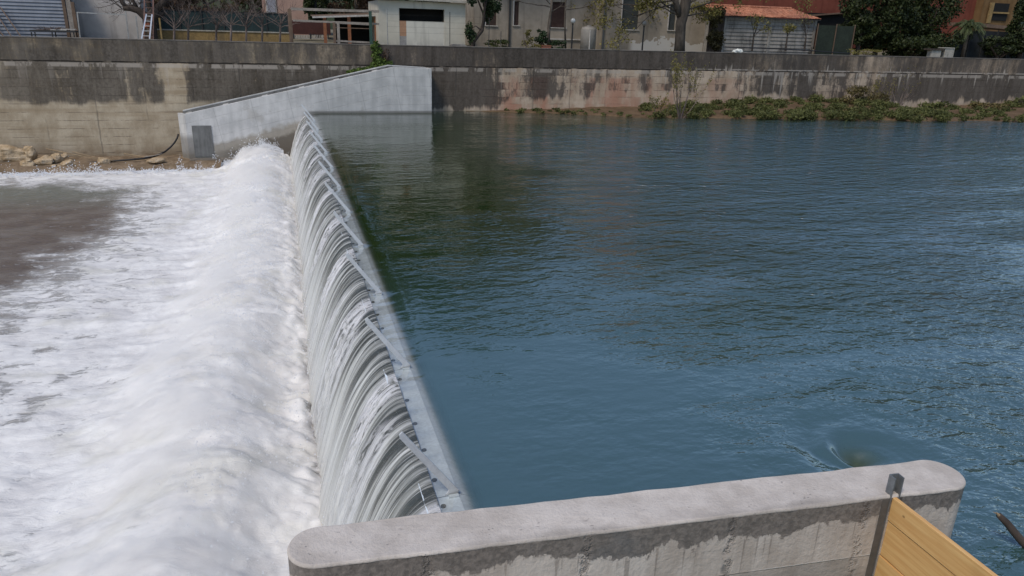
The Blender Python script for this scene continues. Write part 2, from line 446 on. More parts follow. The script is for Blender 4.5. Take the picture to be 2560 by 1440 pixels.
def mat_nappe():
    b = NB('falling_water_sheet')
    u = b.attr('along'); v = b.attr('down'); agit = b.attr('agitation')
    cv = b.n('ShaderNodeCombineXYZ'); b.lk(u, cv.inputs[0]); b.lk(v, cv.inputs[1]); q = cv.outputs[0]
    s0 = b.noise((1.4, .3, 1), 3, .55, .2, loc=(6, 1, 0), vec=q); s1 = b.noise((4.2, .38, 1), 3, .55, .35, vec=q); s2 = b.noise((11, .7, 1), 4, .6, .35, loc=(3, 1, 0), vec=q); s3 = b.noise((30, 1.8, 1), 4, .65, .4, loc=(1, 8, 0), vec=q)
    fro = b.noise((5.5, 4.2, 1), 7, .72, 1.2, loc=(8, 2, 0), vec=q); thin = b.noise((2.2, 1.6, 1), 4, .6, .6, loc=(5, 5, 0), vec=q)
    w = b.addm(b.mul(s1, .42), b.mul(s2, .38), b.mul(s3, .14), b.mul(s0, .10), b.mul(b.M('SUBTRACT', v, .4), .10))
    f = b.ss(w, .45, .66)
    c = b.mix(f, (.15, .155, .14), (.54, .55, .535))
    c = b.mix(b.mul(b.ss(s3, .54, .66), .55), c, (.74, .75, .755))
    dk = b.mul(b.ss(b.addm(b.mul(s1, .52), b.mul(s2, .40), b.mul(s3, .08)), .525, .465), b.ss(b.addm(v, b.mul(thin, .7)), 1.22, .6)); c = b.mix(b.mul(dk, .93), c, (.036, .041, .037))
    c = b.mix(b.mul(b.ss(agit, .15, .8), .92, b.ss(b.addm(fro, b.mul(s2, .25)), .50, .66)), c, (.70, .70, .72))
    c = b.mix(b.mul(b.ss(v, .5, .98), b.ss(thin, .3, .6, .45, .95)), c, (.58, .585, .565))
    h = b.addm(b.mul(s1, .8), b.mul(s2, .6), b.mul(s3, .25), b.mul(agit, fro, 1.2))
    b.pbr(c, b.ss(f, 0, 1, .10, .5), bump=b.bump(h, .06), spec=.6); return b.m


def mat_foam():
    b = NB('foaming_tailwater')
    fm = b.attr('foam'); X, Y, Z = b.xyz()
    rt = (0, 0, R(18))
    wv = b.noise((.55, .9, .9), 3, .5, loc=(3, 3, 3))
    lace = b.noise((1.1, 2.3, 2.0), 7, .64, 1.1, rot=rt); lace2 = b.noise((3.6, 7.5, 5), 6, .66, .9, loc=(7, 1, 2), rot=rt); rid = b.noise((1.0, 2.0, 1.6), 5, .6, .6, loc=(2, 6, 1), typ='RIDGED_MULTIFRACTAL', rot=rt)
    fleck = b.noise((1.6, 6.5, 4), 6, .7, 1.3, loc=(4, 4, 4), rot=rt)
    w = b.addm(b.mul(fm, 1.02), b.mul(b.M('SUBTRACT', lace, .5), 1.25), b.mul(b.M('SUBTRACT', lace2, .5), 1.05), b.mul(b.M('SUBTRACT', fleck, .5), .8), b.mul(b.M('SUBTRACT', rid, .8), .10))
    f = b.ss(w, .30, .72)
    water = b.mix(b.ss(wv, .4, .62), (.125, .098, .082), (.17, .145, .125)); water = b.mix(b.ss(Y, 31, 37), water, (.16, .17, .145))
    water = b.mix(b.ss(fm, .30, .62), water, (.46, .445, .425))
    white = b.mix(b.ss(b.noise((.8, 1.3, 1.5), 5, .6, .3, loc=(9, 9, 1), rot=rt), .38, .62), (.765, .755, .75), (.89, .885, .875))
    white = b.mix(b.mul(b.ss(b.noise((.5, .7, .6), 3, loc=(1, 4, 9)), .52, .70), .6), white, (.68, .665, .60))
    mid = b.mix(.5, water, (.42, .42, .42))
    c = b.mix(b.ss(f, 0, .55), water, mid); c = b.mix(b.ss(f, .35, 1), c, white)
    h = b.addm(b.mul(lace, 1), b.mul(lace2, .55), b.mul(f, .3))
    soft = b.ss(fm, .75, 1.15, 1, .6)
    p = b.pbr(c, b.ss(f, 0, .7, .12, .8), bump=b.bump(b.addm(h, b.mul(b.noise((1.6, 4.2, 3), 4, .6, .4, loc=(6, 6, 6)), b.ss(fm, .5, .1), 1.5)), .06, soft), spec=.35, link=False)
    t = b.n('ShaderNodeBsdfTranslucent'); b.lk(c, t.inputs[0])
    b.surf(b.mixsh(b.mul(f, .15), p, t.outputs[0])); return b.m


def mat_wood(name, c1, c2, ax=1):
    b = NB(name)
    sc = [26, 26, 26]; sc[ax] = 1.3
    g = b.noise(tuple(sc), 5, .6, .6); kn = b.vor((2.6, 3.4, 4.6)); big = b.noise((1.4, 1.1, 2.0), 3)
    c = b.mix(b.ss(g, .32, .68), c1, c2); c = b.mix(b.mul(b.ss(kn, .10, .03), .8), c, tuple(x * .35 for x in c1)); c = b.mix(b.mul(b.ss(big, .52, .7), .35), c, tuple(x * .62 for x in c1))
    b.pbr(c, .55, bump=b.bump(g, .003), spec=.4); return b.m


def mat_soil(name, a, c2):
    b = NB(name); n = b.noise(1.2, 6, .65); n2 = b.noise(7, 4, .6)
    b.pbr(b.mix(b.ss(b.addm(b.mul(n, .6), b.mul(n2, .4)), .35, .65), a, c2), .95, bump=b.bump(n2, .05), spec=.15); return b.m


def mat_rock():
    b = NB('limestone_rock'); n = b.noise(2.3, 6, .65); n2 = b.noise(10, 4, .65); l = b.noise((1, 1, 6), 4, .6)
    c = b.mix(b.ss(n, .35, .65), (.31, .22, .125), (.52, .41, .28)); c = b.mix(b.mul(b.ss(n2, .52, .68), .5), c, (.20, .14, .085)); c = b.mix(b.mul(b.ss(l, .55, .65), .4), c, (.62, .54, .42))
    b.pbr(c, .9, bump=b.bump(b.addm(n2, l), .05), spec=.2); return b.m


def mat_render(name, c1, c2, patch=False):
    b = NB(name); X, Y, Z = b.xyz()
    big = b.noise(.35, 4, .6); med = b.noise(1.8, 5, .6); st = b.noise((1.6, 1.6, .12), 5, .6, loc=(2, 2, 2))
    c = b.mix(b.ss(b.addm(b.mul(big, .6), b.mul(med, .4)), .36, .64), c1, c2)
    c = b.mix(b.mul(b.ss(st, .52, .68), .45), c, tuple(x * .5 for x in c1))
    c = b.mix(b.mul(b.ss(Z, 5.5, 4.2), b.ss(med, .4, .6), .5), c, tuple(x * .55 for x in c1))
    if patch:
        x0, x1 = patch
        e = b.addm(4.78, b.mul(b.M('SUBTRACT', b.noise((.7, .7, 1), 4, .6, loc=(3, 0, 4)), .42), 3.4))
        pm = b.mul(b.ss(Z, b.M('ADD', e, .04), b.M('SUBTRACT', e, .04)), b.ss(X, x0, x0 + .6), b.ss(X, x1, x1 - .2)); c = b.mix(b.mul(pm, .85), c, (.46, .45, .43))
    b.pbr(c, .92, bump=b.bump(med, .015), spec=.2); return b.m


M_wall = mat_river_wall(); M_new = mat_new_concrete(); M_ptop = mat_pier_top(); M_pside = mat_pier_side()
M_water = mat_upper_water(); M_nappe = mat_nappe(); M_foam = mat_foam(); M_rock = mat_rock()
M_galv = plain('galvanised_steel', (.58, .60, .62), .4, .2, .12, 6)
M_flap = plain('pale_gate_steel', (.72, .79, .84), .5, .15, .14, 5, bump=.001)
M_dark = plain('dark_recess_steel', (.17, .172, .168), .6, .2, .25, 2, .3, streak=True)
M_hole = plain('bolt_pocket', (.14, .145, .14), .6)
M_plank = mat_wood('fresh_spruce_board', (.58, .32, .115), (.68, .42, .17))
M_soil = mat_soil('bank_soil', (.085, .055, .032), (.15, .10, .06)); M_ledge = mat_soil('gravel_ledge', (.13, .092, .058), (.27, .205, .14))
M_ground = mat_soil('garden_ground', (.11, .10, .07), (.22, .20, .15))
M_black = plain('black_plastic_pipe', (.018, .018, .02), .5); M_stick = plain('weathered_stick', (.30, .225, .14), .9, streak=True)
M_bark = bark('grey_brown_bark', (.10, .082, .066)); M_barkd = bark('dark_bark', (.06, .046, .038)); M_twig = bark('bare_twigs', (.16, .125, .11))
L_ever = leafmat('evergreen_leaves', (.008, .018, .007), (.035, .062, .022), .15); L_dark = leafmat('dark_evergreen_leaves', (.005, .010, .003), (.042, .056, .014), .1)
L_tall = leafmat('tall_tree_leaves', (.017, .022, .004), (.075, .085, .018), .12)
L_ivy = leafmat('ivy_leaves', (.03, .065, .012), (.15, .21, .05)); L_yel = leafmat('yellowing_leaves', (.10, .095, .025), (.27, .235, .075), .35)
L_bank = leafmat('bank_weed_leaves', (.036, .044, .013), (.17, .18, .06)); L_dry = leafmat('dry_brown_leaves', (.06, .035, .022), (.16, .10, .06)); L_palm = leafmat('palm_fronds', (.025, .042, .016), (.11, .13, .055))
L_bankb = leafmat('rusty_bank_weed_leaves', (.07, .06, .025), (.19, .15, .06))
M_grey = plain('grey_blue_sheet', (.17, .19, .225), .55, .2, .15, 1.5, .35, streak=True); M_woodd = plain('old_brown_timber', (.13, .088, .062), .85, var=.35, streak=True)
M_woodg = plain('grey_timber_rail', (.25, .22, .19), .85, var=.3); M_white = mat_render('white_plaster', (.36, .335, .315), (.46, .43, .41))
M_cream = mat_render('cream_block_wall', (.43, .405, .34), (.53, .50, .42)); M_cream2 = mat_render('pale_infill', (.50, .48, .42), (.58, .56, .49))
M_opening = plain('dark_opening', (.008, .008, .008), .9); M_brick = plain('orange_brick', (.36, .21, .13), .9, var=.2, scale=6); M_blockg = plain('grey_block', (.26, .25, .24), .9)
M_yell = plain('ochre_low_wall', (.24, .165, .07), .9, dirt=.5); M_cap = plain('pale_stone_coping', (.34, .32, .28), .8, dirt=.3); M_net = plain('dark_green_netting', (.018, .034, .036), .9, var=.3)
M_maroon = plain('maroon_gate_sheet', (.065, .022, .016), .6, var=.2); M_rust = plain('rusty_orange_steel', (.22, .09, .045), .8); M_gpost = plain('green_paint_post', (.03, .065, .05), .6)
M_house = None
M_shut = plain('brown_slat_shutter', (.055, .032, .028), .7, var=.2); M_shutg = plain('grey_green_shutter', (.055, .062, .060), .7, var=.15); M_sill = plain('pale_sill', (.42, .40, .37), .8)
M_iron = plain('dark_iron', (.03, .03, .03), .6); M_globe = plain('opal_globe', (.50, .50, .48), .3); M_tank = plain('grey_water_tank', (.25, .235, .215), .6, .1, .12, 1)
M_conc = plain('weathered_concrete_panel', (.25, .235, .215), .9, var=.25, scale=1.6, dirt=.85, streak=True); M_red = mat_render('rust_red_render', (.14, .040, .026), (.19, .058, .038)); M_ochre = mat_render('ochre_render', (.13, .075, .032), (.18, .11, .05)); M_pink = mat_render('pink_render', (.36, .23, .18), (.42, .28, .22))
M_alu = plain('bare_aluminium', (.62, .62, .63), .35, .6, .08); M_redlad = plain('rusty_ladder_steel', (.20, .115, .095), .7); M_pot = plain('orange_bucket_plastic', (.42, .13, .06), .5); M_bag = plain('white_plastic_sheet', (.62, .64, .62), .5, bump=.02)
M_iron2 = plain('galvanised_fence_post', (.30, .30, .29), .6, .4)


def mat_tile():
    b = NB('terracotta_tiles'); f = b.noise((4, 1.5, 4), 4, .7); g = b.noise(1.0, 4)
    c = b.mix(b.ss(f, .35, .65), (.24, .085, .045), (.46, .20, .12)); c = b.mix(b.mul(b.ss(g, .55, .7), .5), c, (.13, .10, .075)); b.pbr(c, .85, bump=b.bump(f, .02)); return b.m


M_tile = mat_tile()

# ================================================================== SETTING
# ---- upper water -------------------------------------------------
VX, VY = 6.24, -0.62          # whirlpool centre


def axis_pts(a, b, zones, coarse):
    xs = [a]
    while xs[-1] < b:
        d = coarse(xs[-1])
        for (c, hw, dd) in zones:
            if abs(xs[-1] - c) < hw: d = min(d, dd)
        xs.append(xs[-1] + d)
    return np.array(xs)


wx = axis_pts(-.23, 95, [(VX, 2.1, .035), (0, .75, .03)], lambda x: .05 + .02 * max(0, x))
wy = axis_pts(-16, YW + .05, [(VY, 2.0, .035)], lambda y: .09 if y < 25 else .14)
GX, GY = np.meshgrid(wx, wy, indexing='ij')
crest_n = perlin(GY * 1.7, GX * .6) * .5 + perlin(GY * 5, GX * .9 + 9) * .35
fy = (GY - np.round(GY / 4.07) * 4.07)
GZ = -.075 * sst(-GX, -.60, .23) + .022 * crest_n * sst(-GX, -.5, .1)
GZ += -.018 * np.exp(-((fy + .25) / .28) ** 2) * sst(-GX, -.75, .1) + .022 * np.exp(-(fy / .2) ** 2) * np.exp(-((GX - .12) / .16) ** 2)
dx, dy = GX - VX, (GY - VY); rr = np.hypot(dx, dy); th = np.arctan2(dy, dx)
GZ += -.16 * np.exp(-(rr / .26) ** 2) - .10 * np.exp(-(rr / .85) ** 2)
GZ += .028 * (1 + .7 * np.cos(th - 2.6)) * np.sin(2 * th + 6.5 * np.log(rr + .15) + .9 * fbm(GX * 1.5, GY * 1.5, 2)) * np.exp(-(rr / 1.35) ** 2) * sst(rr, .05, .45) + .0028 * np.sin(rr * 40 + 5 * th + 2 * fbm(GX * 2, GY * 2, 2)) * np.exp(-(rr / .9) ** 2) * sst(rr, .1, .35)
GZ += .006 * fbm(GX * .5, GY * .9, 2)
# calm near the weir, behind the abutment and along the wall; ruffled by wind to the right
t_edge = 2.4 + 0.155 * np.clip(GY, 0, 40)
rip = .09 + .91 * sst(GX + .9 * fbm(GX * .2, GY * .2, 3) * 3, t_edge * .95, t_edge * 2.3 + 1.0)
rip *= 1 - .72 * sst(GY, YW - 9 + 2.0 * fbm(GX * .12, GY * .1, 2), YW - 4)
rip *= .55 + .45 * sst(GY, -2.5, 6)
rip = np.maximum(rip, .17 * sst(GY, 26, 10))
rip *= .35 + .65 * sst(GX, .2, 1.6)
rip *= 1 - .88 * np.exp(-(rr / 1.55) ** 3)
murk = .6 * sst(GX, .08, .24) + .4 * sst(GX, .12, .5)
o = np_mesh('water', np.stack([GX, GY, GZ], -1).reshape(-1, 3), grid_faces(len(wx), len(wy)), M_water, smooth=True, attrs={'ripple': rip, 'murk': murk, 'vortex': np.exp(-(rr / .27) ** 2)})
tag(o, None, None, kind='structure')

# ---- falling sheet ------------------------------------------------
ny = 1500; yy = -2.05 + (YA + .05 + 2.05) * (np.linspace(0, 1, ny) ** 1.25); nu = 44
tau = np.linspace(0, .80, nu) ** 1.0
UY, TA = np.meshgrid(yy, tau, indexing='ij')
vel = 1.80 + .07 * perlin(UY * .9, TA * .6) + .05 * perlin(UY * 2.2 + 50, TA * .5) + .035 * perlin(UY * 4.5, TA * 1.2)
fyn = UY - np.round(UY / 4.07) * 4.07
ag = np.exp(-((fyn + .55 + .5 * TA) / .42) ** 2) + .55 * sst(perlin(UY * .75 + 30, TA * .8), .12, .4)
disp = (.022 * fbm(UY * 5.1, TA * .8, 3) + .014 * perlin(UY * 15, TA * 1.2) + .008 * perlin(UY * 31, TA * 2)) * sst(TA, .02, .3) + .07 * ag * np.abs(fbm(UY * 5, TA * 9, 3)) * sst(TA, .05, .35)
NXx = -.228 - vel * TA - disp; NZ = -.068 - .22 * TA - 4.55 * TA ** 2 + disp * .5
NZ += (.022 * (perlin(UY * 1.7, -.3 * .6 + 0 * UY) * .5 + perlin(UY * 5, -.3 * .9 + 9 + 0 * UY) * .35) - .018 * np.exp(-((fyn + .25) / .28) ** 2)) * (1 - sst(TA, 0, .3))
o = np_mesh('waterfall', np.stack([NXx, UY, NZ], -1).reshape(-1, 3), grid_faces(ny, nu), M_nappe, smooth=True, attrs={'along': UY, 'down': TA / .75, 'agitation': np.clip(ag, 0, 1)})
tag(o, None, None, kind='structure')

# ---- tailwater with boil ------------------------------------------
ty = axis_pts(-6, YW - .3, [], lambda y: .055 if y < 12 else (.075 if y < 25 else .11)); tx = -axis_pts(.7, 40, [], lambda x: .05 if x < 9 else (.09 if x < 14 else .25))
TX, TY = np.meshgrid(tx, ty, indexing='ij')
w1 = fbm(TX * .28, TY * .22, 3); edge_far = sst(TY, YA - .2, YA - 5)
u_ = -TX
plume = 3.0 + 1.1 * fbm(TY * .23, TX * .0 + 4, 2) + 1.1 * sst(TY, 22, 6)
boil = (1.18 + .3 * fbm(TY * .30, 7 + 0 * TX, 2)) * np.exp(-np.abs((u_ - plume * .98) / (1.45 + .4 * (u_ > plume))) ** 2.2)
boil *= (.62 + .38 * sst(TY, YA + 1, YA - 3)) * (.72 + .28 * sst(TY, 16, 34))
diag = fbm(u_ * .42 + TY * .16, TY * .62 - u_ * .20, 4)
lump = (diag * .62 + fbm(TX * 1.25, TY * 1.5, 4) * .34 + np.abs(fbm(TX * 2.8, TY * 3.0, 3)) * .10)
dec = .22 + .78 * np.exp(-np.clip(u_ - 4.5, 0, None) / 3.2)
pool = np.array([(-19, 38.3), (-14, 37.6), (-12.2, 35.4), (-11.4, 32), (-11.2, 29), (-12, 25.5), (-12.6, 22), (-14, 19.6), (-17, 18.6), (-40, 20), (-40, 38)])


def sdf_poly(px, py, P):
    d = np.full(px.shape, 1e9); ins = np.zeros(px.shape, bool)
    for i in range(len(P)):
        a, b_ = P[i], P[(i + 1) % len(P)]
        e = b_ - a; t = np.clip(((px - a[0]) * e[0] + (py - a[1]) * e[1]) / (e @ e), 0, 1)
        d = np.minimum(d, np.hypot(px - a[0] - t * e[0], py - a[1] - t * e[1]))
        c = (a[1] > py) != (b_[1] > py)
        with np.errstate(divide='ignore', invalid='ignore'):
            ins ^= c & (px < (b_[0] - a[0]) * (py - a[1]) / (b_[1] - a[1] + 1e-12) + a[0])
    return np.where(ins, -d, d)


sd = sdf_poly(TX, TY, pool) + 1.3 * fbm(TX * .35, TY * .35, 3)
foam = .06 + sst(sd, -2.6, 5.2) * .60 + .42 * np.exp(-np.clip(u_ - 5.3 - w1 * 1.6, 0, None) / 2.2)
foam += .18 * sst(fbm(TX * .6 + 9, TY * .6, 3), -.2, .5)
foam += .10 * sst(u_, 6, 8) * sst(TY, 21, 15)
foam -= .34 * sst(u_, 6.2, 9) * sst(TY, 22, 14) * sst(fbm(TX * .9, TY * 1.1 + 5, 3), .0, .4)
foam -= .45 * np.exp(-((u_ - 4.9) / 1.1) ** 2) * sst(fbm(TX * .55 + 3, TY * .55 + 8, 3), .22, .5) * sst(TY, 14, 9)
foam -= .50 * np.exp(-((u_ - 1.72) / .18) ** 2) * sst(perlin(TY * 1.1, 3 + 0 * TX), .05, .4)
foam += .15 * sst(TY, 37, 39)
TZ = ZL + boil + lump * (.36 * dec) * (.25 + .75 * sst(foam, .1, .8)) + .05 * fbm(TX * .8, TY * 1.4, 3)
TZ += .22 * np.exp(-((u_ - 1.9) / .35) ** 2) * np.abs(perlin(TY * 2.3, TX * 1.8)) - .35 * sst(u_, 1.6, 1.0)
TZ += sst(TY, 40.2, 41.8) * .10 * np.abs(fbm(TX * 1.5, TY * 1.5, 3)) * 2.5
o = np_mesh('tailwater', np.stack([TX, TY, TZ], -1).reshape(-1, 3), grid_faces(len(tx), len(ty))[:, ::-1], M_foam, smooth=True, attrs={'foam': foam})
tag(o, None, None, kind='structure')

# ---- mist hanging over the boil
def mat_mist():
    b = NB('spray_mist'); X, Y, Z = b.xyz()
    n = b.noise((.55, 1.0, .9), 4, .6, .6, loc=(3, 2, 1), rot=(0, 0, R(18)))
    v = b.n('ShaderNodeVolumePrincipled'); v.inputs['Color'].default_value = (1, .985, .965, 1); v.inputs['Anisotropy'].default_value = .1
    b.lk(b.mul(b.ss(n, .40, .70), 1.9), v.inputs['Density']); b.lk(v.outputs[0], b.out.inputs['Volume']); return b.m


iu = np.linspace(0, 1, 26); iy = np.linspace(-4.5, YA - .25, 150)
MU, MY = np.meshgrid(iu, iy, indexing='ij')
pl = 3.0 + 1.1 * fbm(MY * .23, MU * 0 + 4, 2) + 1.1 * sst(MY, 22, 6)
MX = -(1.75 + MU * (pl * 1.0 + 1.3))
bo = (1.18 + .3 * fbm(MY * .30, 7 + 0 * MU, 2)) * np.exp(-np.abs((-MX - pl * .98) / (1.45 + .4 * (-MX > pl))) ** 2.2) * (.62 + .38 * sst(MY, YA + 1, YA - 3)) * (.72 + .28 * sst(MY, 16, 34))
env = np.clip(np.sin(np.pi * MU), 0, 1) ** 1.1 * sst(MY, -4.5, -2) * sst(MY, YA - .2, YA - 2.5)
top_ = ZL + bo - .16 + env * (.50 + .9 * np.abs(fbm(MX * .6, MY * .8, 3))); bot_ = ZL + bo - .5
V = np.concatenate([np.stack([MX, MY, top_], -1).reshape(-1, 3), np.stack([MX, MY, np.minimum(bot_, top_ - .01)], -1).reshape(-1, 3)])
gf = grid_faces(26, 150); no = 26 * 150; idx = np.arange(no).reshape(26, 150)
rim = np.concatenate([idx[0, :], idx[1:, -1], idx[-1, -2::-1], idx[-2:0:-1, 0]]); rim2 = np.roll(rim, -1)
Fm = np.concatenate([gf[:, ::-1], gf + no, np.stack([rim, rim2, rim2 + no, rim + no], 1)])
tag(np_mesh('mist', V, Fm, mat_mist(), smooth=True), 'soft white mist hanging over the boiling foam at the foot of the fall', 'mist', kind='stuff')

# ---- spray thrown up along the boil ----
nS = 14000
sy = -1 + (YA - .3) * rng.random(nS) ** .8; su = 3.0 + rng.normal(size=nS) * 1.4
k = nS // 4; sy[:k] = YA - .15 - np.abs(rng.normal(size=k)) * .8; su[:k] = 2 + rng.random(k) * 4.5
k2 = k + nS // 5; sy[k:k2] = 42.0 - np.abs(rng.normal(size=k2 - k)) * .5; su[k:k2] = 6.3 + rng.random(k2 - k) * 13
cl = sst(perlin(sy * 1.4, su * 1.4), .05, .5)
base = ZL + 1.15 * np.exp(-((su - 3.1) / 1.6) ** 2)
sz = base + .08 + np.abs(rng.normal(size=nS)) * (.06 + .26 * cl)
sr = rng.uniform(.006, .017, nS) * (1 + sy / 45)
tet = np.array([(1, 1, 1), (1, -1, -1), (-1, 1, -1), (-1, -1, 1)], float) * .8
SV = (np.stack([-su, sy, sz], -1)[:, None] + tet[None] * sr[:, None, None]).reshape(-1, 3)
SF = (np.arange(nS)[:, None, None] * 4 + np.array([(0, 1, 2), (0, 3, 1), (0, 2, 3), (1, 3, 2)])[None]).reshape(-1, 3)
M_spray = plain('spray_drops', (.85, .86, .88), .5, var=.03, bump=0)
tag(np_mesh('spray', SV, SF, M_spray), 'white spray droplets thrown up along the boiling foam below the weir', 'spray', kind='stuff')

# ---- river bed, gravel ledge, bank and garden ground ---------------
MB().box(-45, 1.5, -20, YW + .1, -5.4, -4.6).build('riverbed', M_ledge)['kind'] = 'structure'
lx = np.linspace(-45, -5.9, 260); ly = np.linspace(0, 1, 26)
LX, LT = np.meshgrid(lx, ly, indexing='ij')
front = 42.15 + .12 * fbm(LX * .4, LX * 0, 3)
LYY = front + LT * (YW + .05 - front)
LZ = -2.98 + .12 * LT + .10 * fbm(LX * 1.2, LYY * 1.6, 4) * sst(LT, 0, .2) + .38 * sst(-LX, 15.5, 19) * sst(LT, .3, .95)
LZ[:, 0] = -4.6; LYY[:, 0] -= .12; LYY[:, 1] = front[:, 1]; LZ[:, 1] = -3.0 + .02 * fbm(lx * 2, lx * 0, 2)
tag(np_mesh('gravel_ledge', np.stack([LX, LYY, LZ], -1).reshape(-1, 3), grid_faces(260, 26), M_ledge, smooth=True), None, None, kind='structure')

bx = np.linspace(11, 95, 330); bt = np.linspace(0, 1, 22)
BX, BT = np.meshgrid(bx, bt, indexing='ij')
bw = np.interp(bx, [11, 17, 24, 32, 40, 50, 60, 95], [.3, 2.4, 5.6, 6.6, 8.0, 9.4, 10.2, 10.2]) + .9 * fbm(bx * .25, bx * 0, 3)
bh = np.interp(bx, [11, 17, 24, 32, 37, 44, 47.5, 51, 56, 66, 95], [-.1, .12, .25, .5, .8, .9, .8, .1, .3, .6, .7])
BYY = YW + .05 - BT * bw[:, None]
BZ = (bh[:, None] + .12 * fbm(BX * .6, BYY * .6, 3)) * (1 - BT) ** .8 + .06 * (1 - sst(BT, .8, 1)) * fbm(BX * 1.1, BYY * 1.1, 2) + .05 - .5 * sst(BT, .82, 1)
tag(np_mesh('river_bank', np.stack([BX, BYY, BZ], -1).reshape(-1, 3), grid_faces(330, 22)[:, ::-1], M_soil, smooth=True), None, None, kind='structure')

gx = np.linspace(-400, 500, 60); gt = np.array([0, 2, 6, 12, 18, 26, 40, 80, 200, 700.])
QX, QT = np.meshgrid(gx, gt, indexing='ij')
QZ = 3.95 + .25 * sst(QT, 2, 10) + .45 * sst(QT, 8, 16)
tag(np_mesh('ground', np.stack([QX, YW + .35 + QT, QZ], -1).reshape(-1, 3), grid_faces(60, 10)[:, ::-1], M_ground, smooth=True), None, None, kind='structure')

hx = np.linspace(-420, 520, 240); ht = np.linspace(0, 1, 24); HX, HT = np.meshgrid(hx, ht, indexing='ij')
HZ = 3.5 + (13 + 5 * fbm(HX * .012, HX * 0 + 3, 3)) * sst(HT, 0, .55) + 1.6 * fbm(HX * .09, HT * 9, 4) * sst(HT, .05, .4)
M_hill = leafmat('wooded_hill', (.010, .016, .006), (.04, .055, .02), .0)
tag(np_mesh('hills', np.stack([HX, YW + 60 + HT * 60 + 4 * fbm(HX * .03, HT * 3, 3), HZ], -1).reshape(-1, 3), grid_faces(240, 24)[:, ::-1], M_hill, smooth=True), None, None, kind='structure')

# ---- the long river wall -----------------------------------------
rw = thing('river_wall', 'long stained old concrete wall along the far bank', 'retaining wall')
MB().box(-70, 110, YW, YW + .45, -5, ZM).build('lower_wall', M_wall, rw)
MB().box(-70, 110, YW + .03, YW + .40, ZM, ZT - .05).build('parapet', M_wall, rw)
MB().box(-70, 110, YW + .005, YW + .43, ZT - .05, ZT).build('coping', plain('pale_wall_coping', (.15, .135, .12), .9, dirt=.6), rw, bevel=.012)

# ---- abutment ------------------------------------------------------
ab = thing('abutment_wall', 'new pale grey sloping concrete abutment against the old wall', 'abutment')
tl = (-7.95, -.02); xk, zk = 5.65, 3.10; xr, zr = 8.26, 3.02
cut = [(-7.95, -4.6), (-7.95, tl[1]), (xk, zk), (xr, zr), (xr, -4.6)]
MB().prism(cut, 1, YA, YA + .26).build('front_wall', M_new, ab, bevel=.02)
MB().prism([(YA + .26, -4.6), (YW - .02, -4.6), (YW - .02, zr - .02), (YA + .26, zr - .02)], 0, xr - .28, xr - .002).build('return_wall', M_new, ab)
MB().add([(-7.952, YA + .005, -4.6), (-8.42, YA + .55, -4.6), (-8.42, YA + .55, .0), (-7.952, YA + .005, -.02), (-7.952, YA + .25, -4.6), (-8.20, YA + .62, -4.6), (-8.20, YA + .62, .0), (-7.952, YA + .25, -.02)],
         [(0, 1, 2, 3), (4, 7, 6, 5), (3, 2, 6, 7), (1, 5, 6, 2), (0, 4, 5, 1), (0, 3, 7, 4)]).build('end_wall', M_new, ab)
sl = (zk - tl[1]) / (xk - tl[0])
# inner curb and cross ribs: the curb's dark colour stands in for shade in the open cells
mbk = MB(); mbr = MB()
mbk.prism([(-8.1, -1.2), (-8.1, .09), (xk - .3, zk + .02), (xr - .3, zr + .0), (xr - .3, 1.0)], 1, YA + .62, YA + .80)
for i, q in enumerate([-7.9, -5.6, -3.1, -.7, 1.6, 4.2]):
    z = tl[1] + .03 + sl * (q - tl[0])
    mbr.add([(q, YA + .262, z - .25), (q + .35, YA + .262, z - .25 + sl * .35), (q + .35, YA + .618, z - .25 + sl * .35), (q, YA + .618, z - .25), (q, YA + .262, z - .015), (q + .35, YA + .262, z - .015 + sl * .35), (q + .35, YA + .618, z - .015 + sl * .35), (q, YA + .618, z - .015)],
            [(0, 3, 2, 1), (4, 5, 6, 7), (0, 1, 5, 4), (1, 2, 6, 5), (2, 3, 7, 6), (3, 0, 4, 7)])
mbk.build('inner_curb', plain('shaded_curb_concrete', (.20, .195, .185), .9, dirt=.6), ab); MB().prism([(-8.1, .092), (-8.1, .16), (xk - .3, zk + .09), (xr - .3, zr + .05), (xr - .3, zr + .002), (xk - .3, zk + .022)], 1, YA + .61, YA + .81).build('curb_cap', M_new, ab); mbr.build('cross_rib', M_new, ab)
MB().prism([(-7.9, -1.9), (xk, zk - .75), (xr - .3, zr - .5), (xr - .3, .5), (-7.9, -2.6)], 1, YA + .265, YW - .03).build('backfill', M_soil, ab)
MB().box(-7.6, -6.42, YA - .05, YA - .003, -2.78, -.76).build('steel_plate', M_dark, ab, bevel=.006)
MB().box(-7.9, -1.0, YA - .65, YA - .004, -4.6, -2.86).build('footing', plain('wet_footing_concrete', (.16, .14, .115), .6, dirt=.6), ab, bevel=.03)
MB().box(-7.78, -6.9, YA - .95, YA - .66, -4.6, -3.0).build('footing_block', M_dark, ab, bevel=.03)

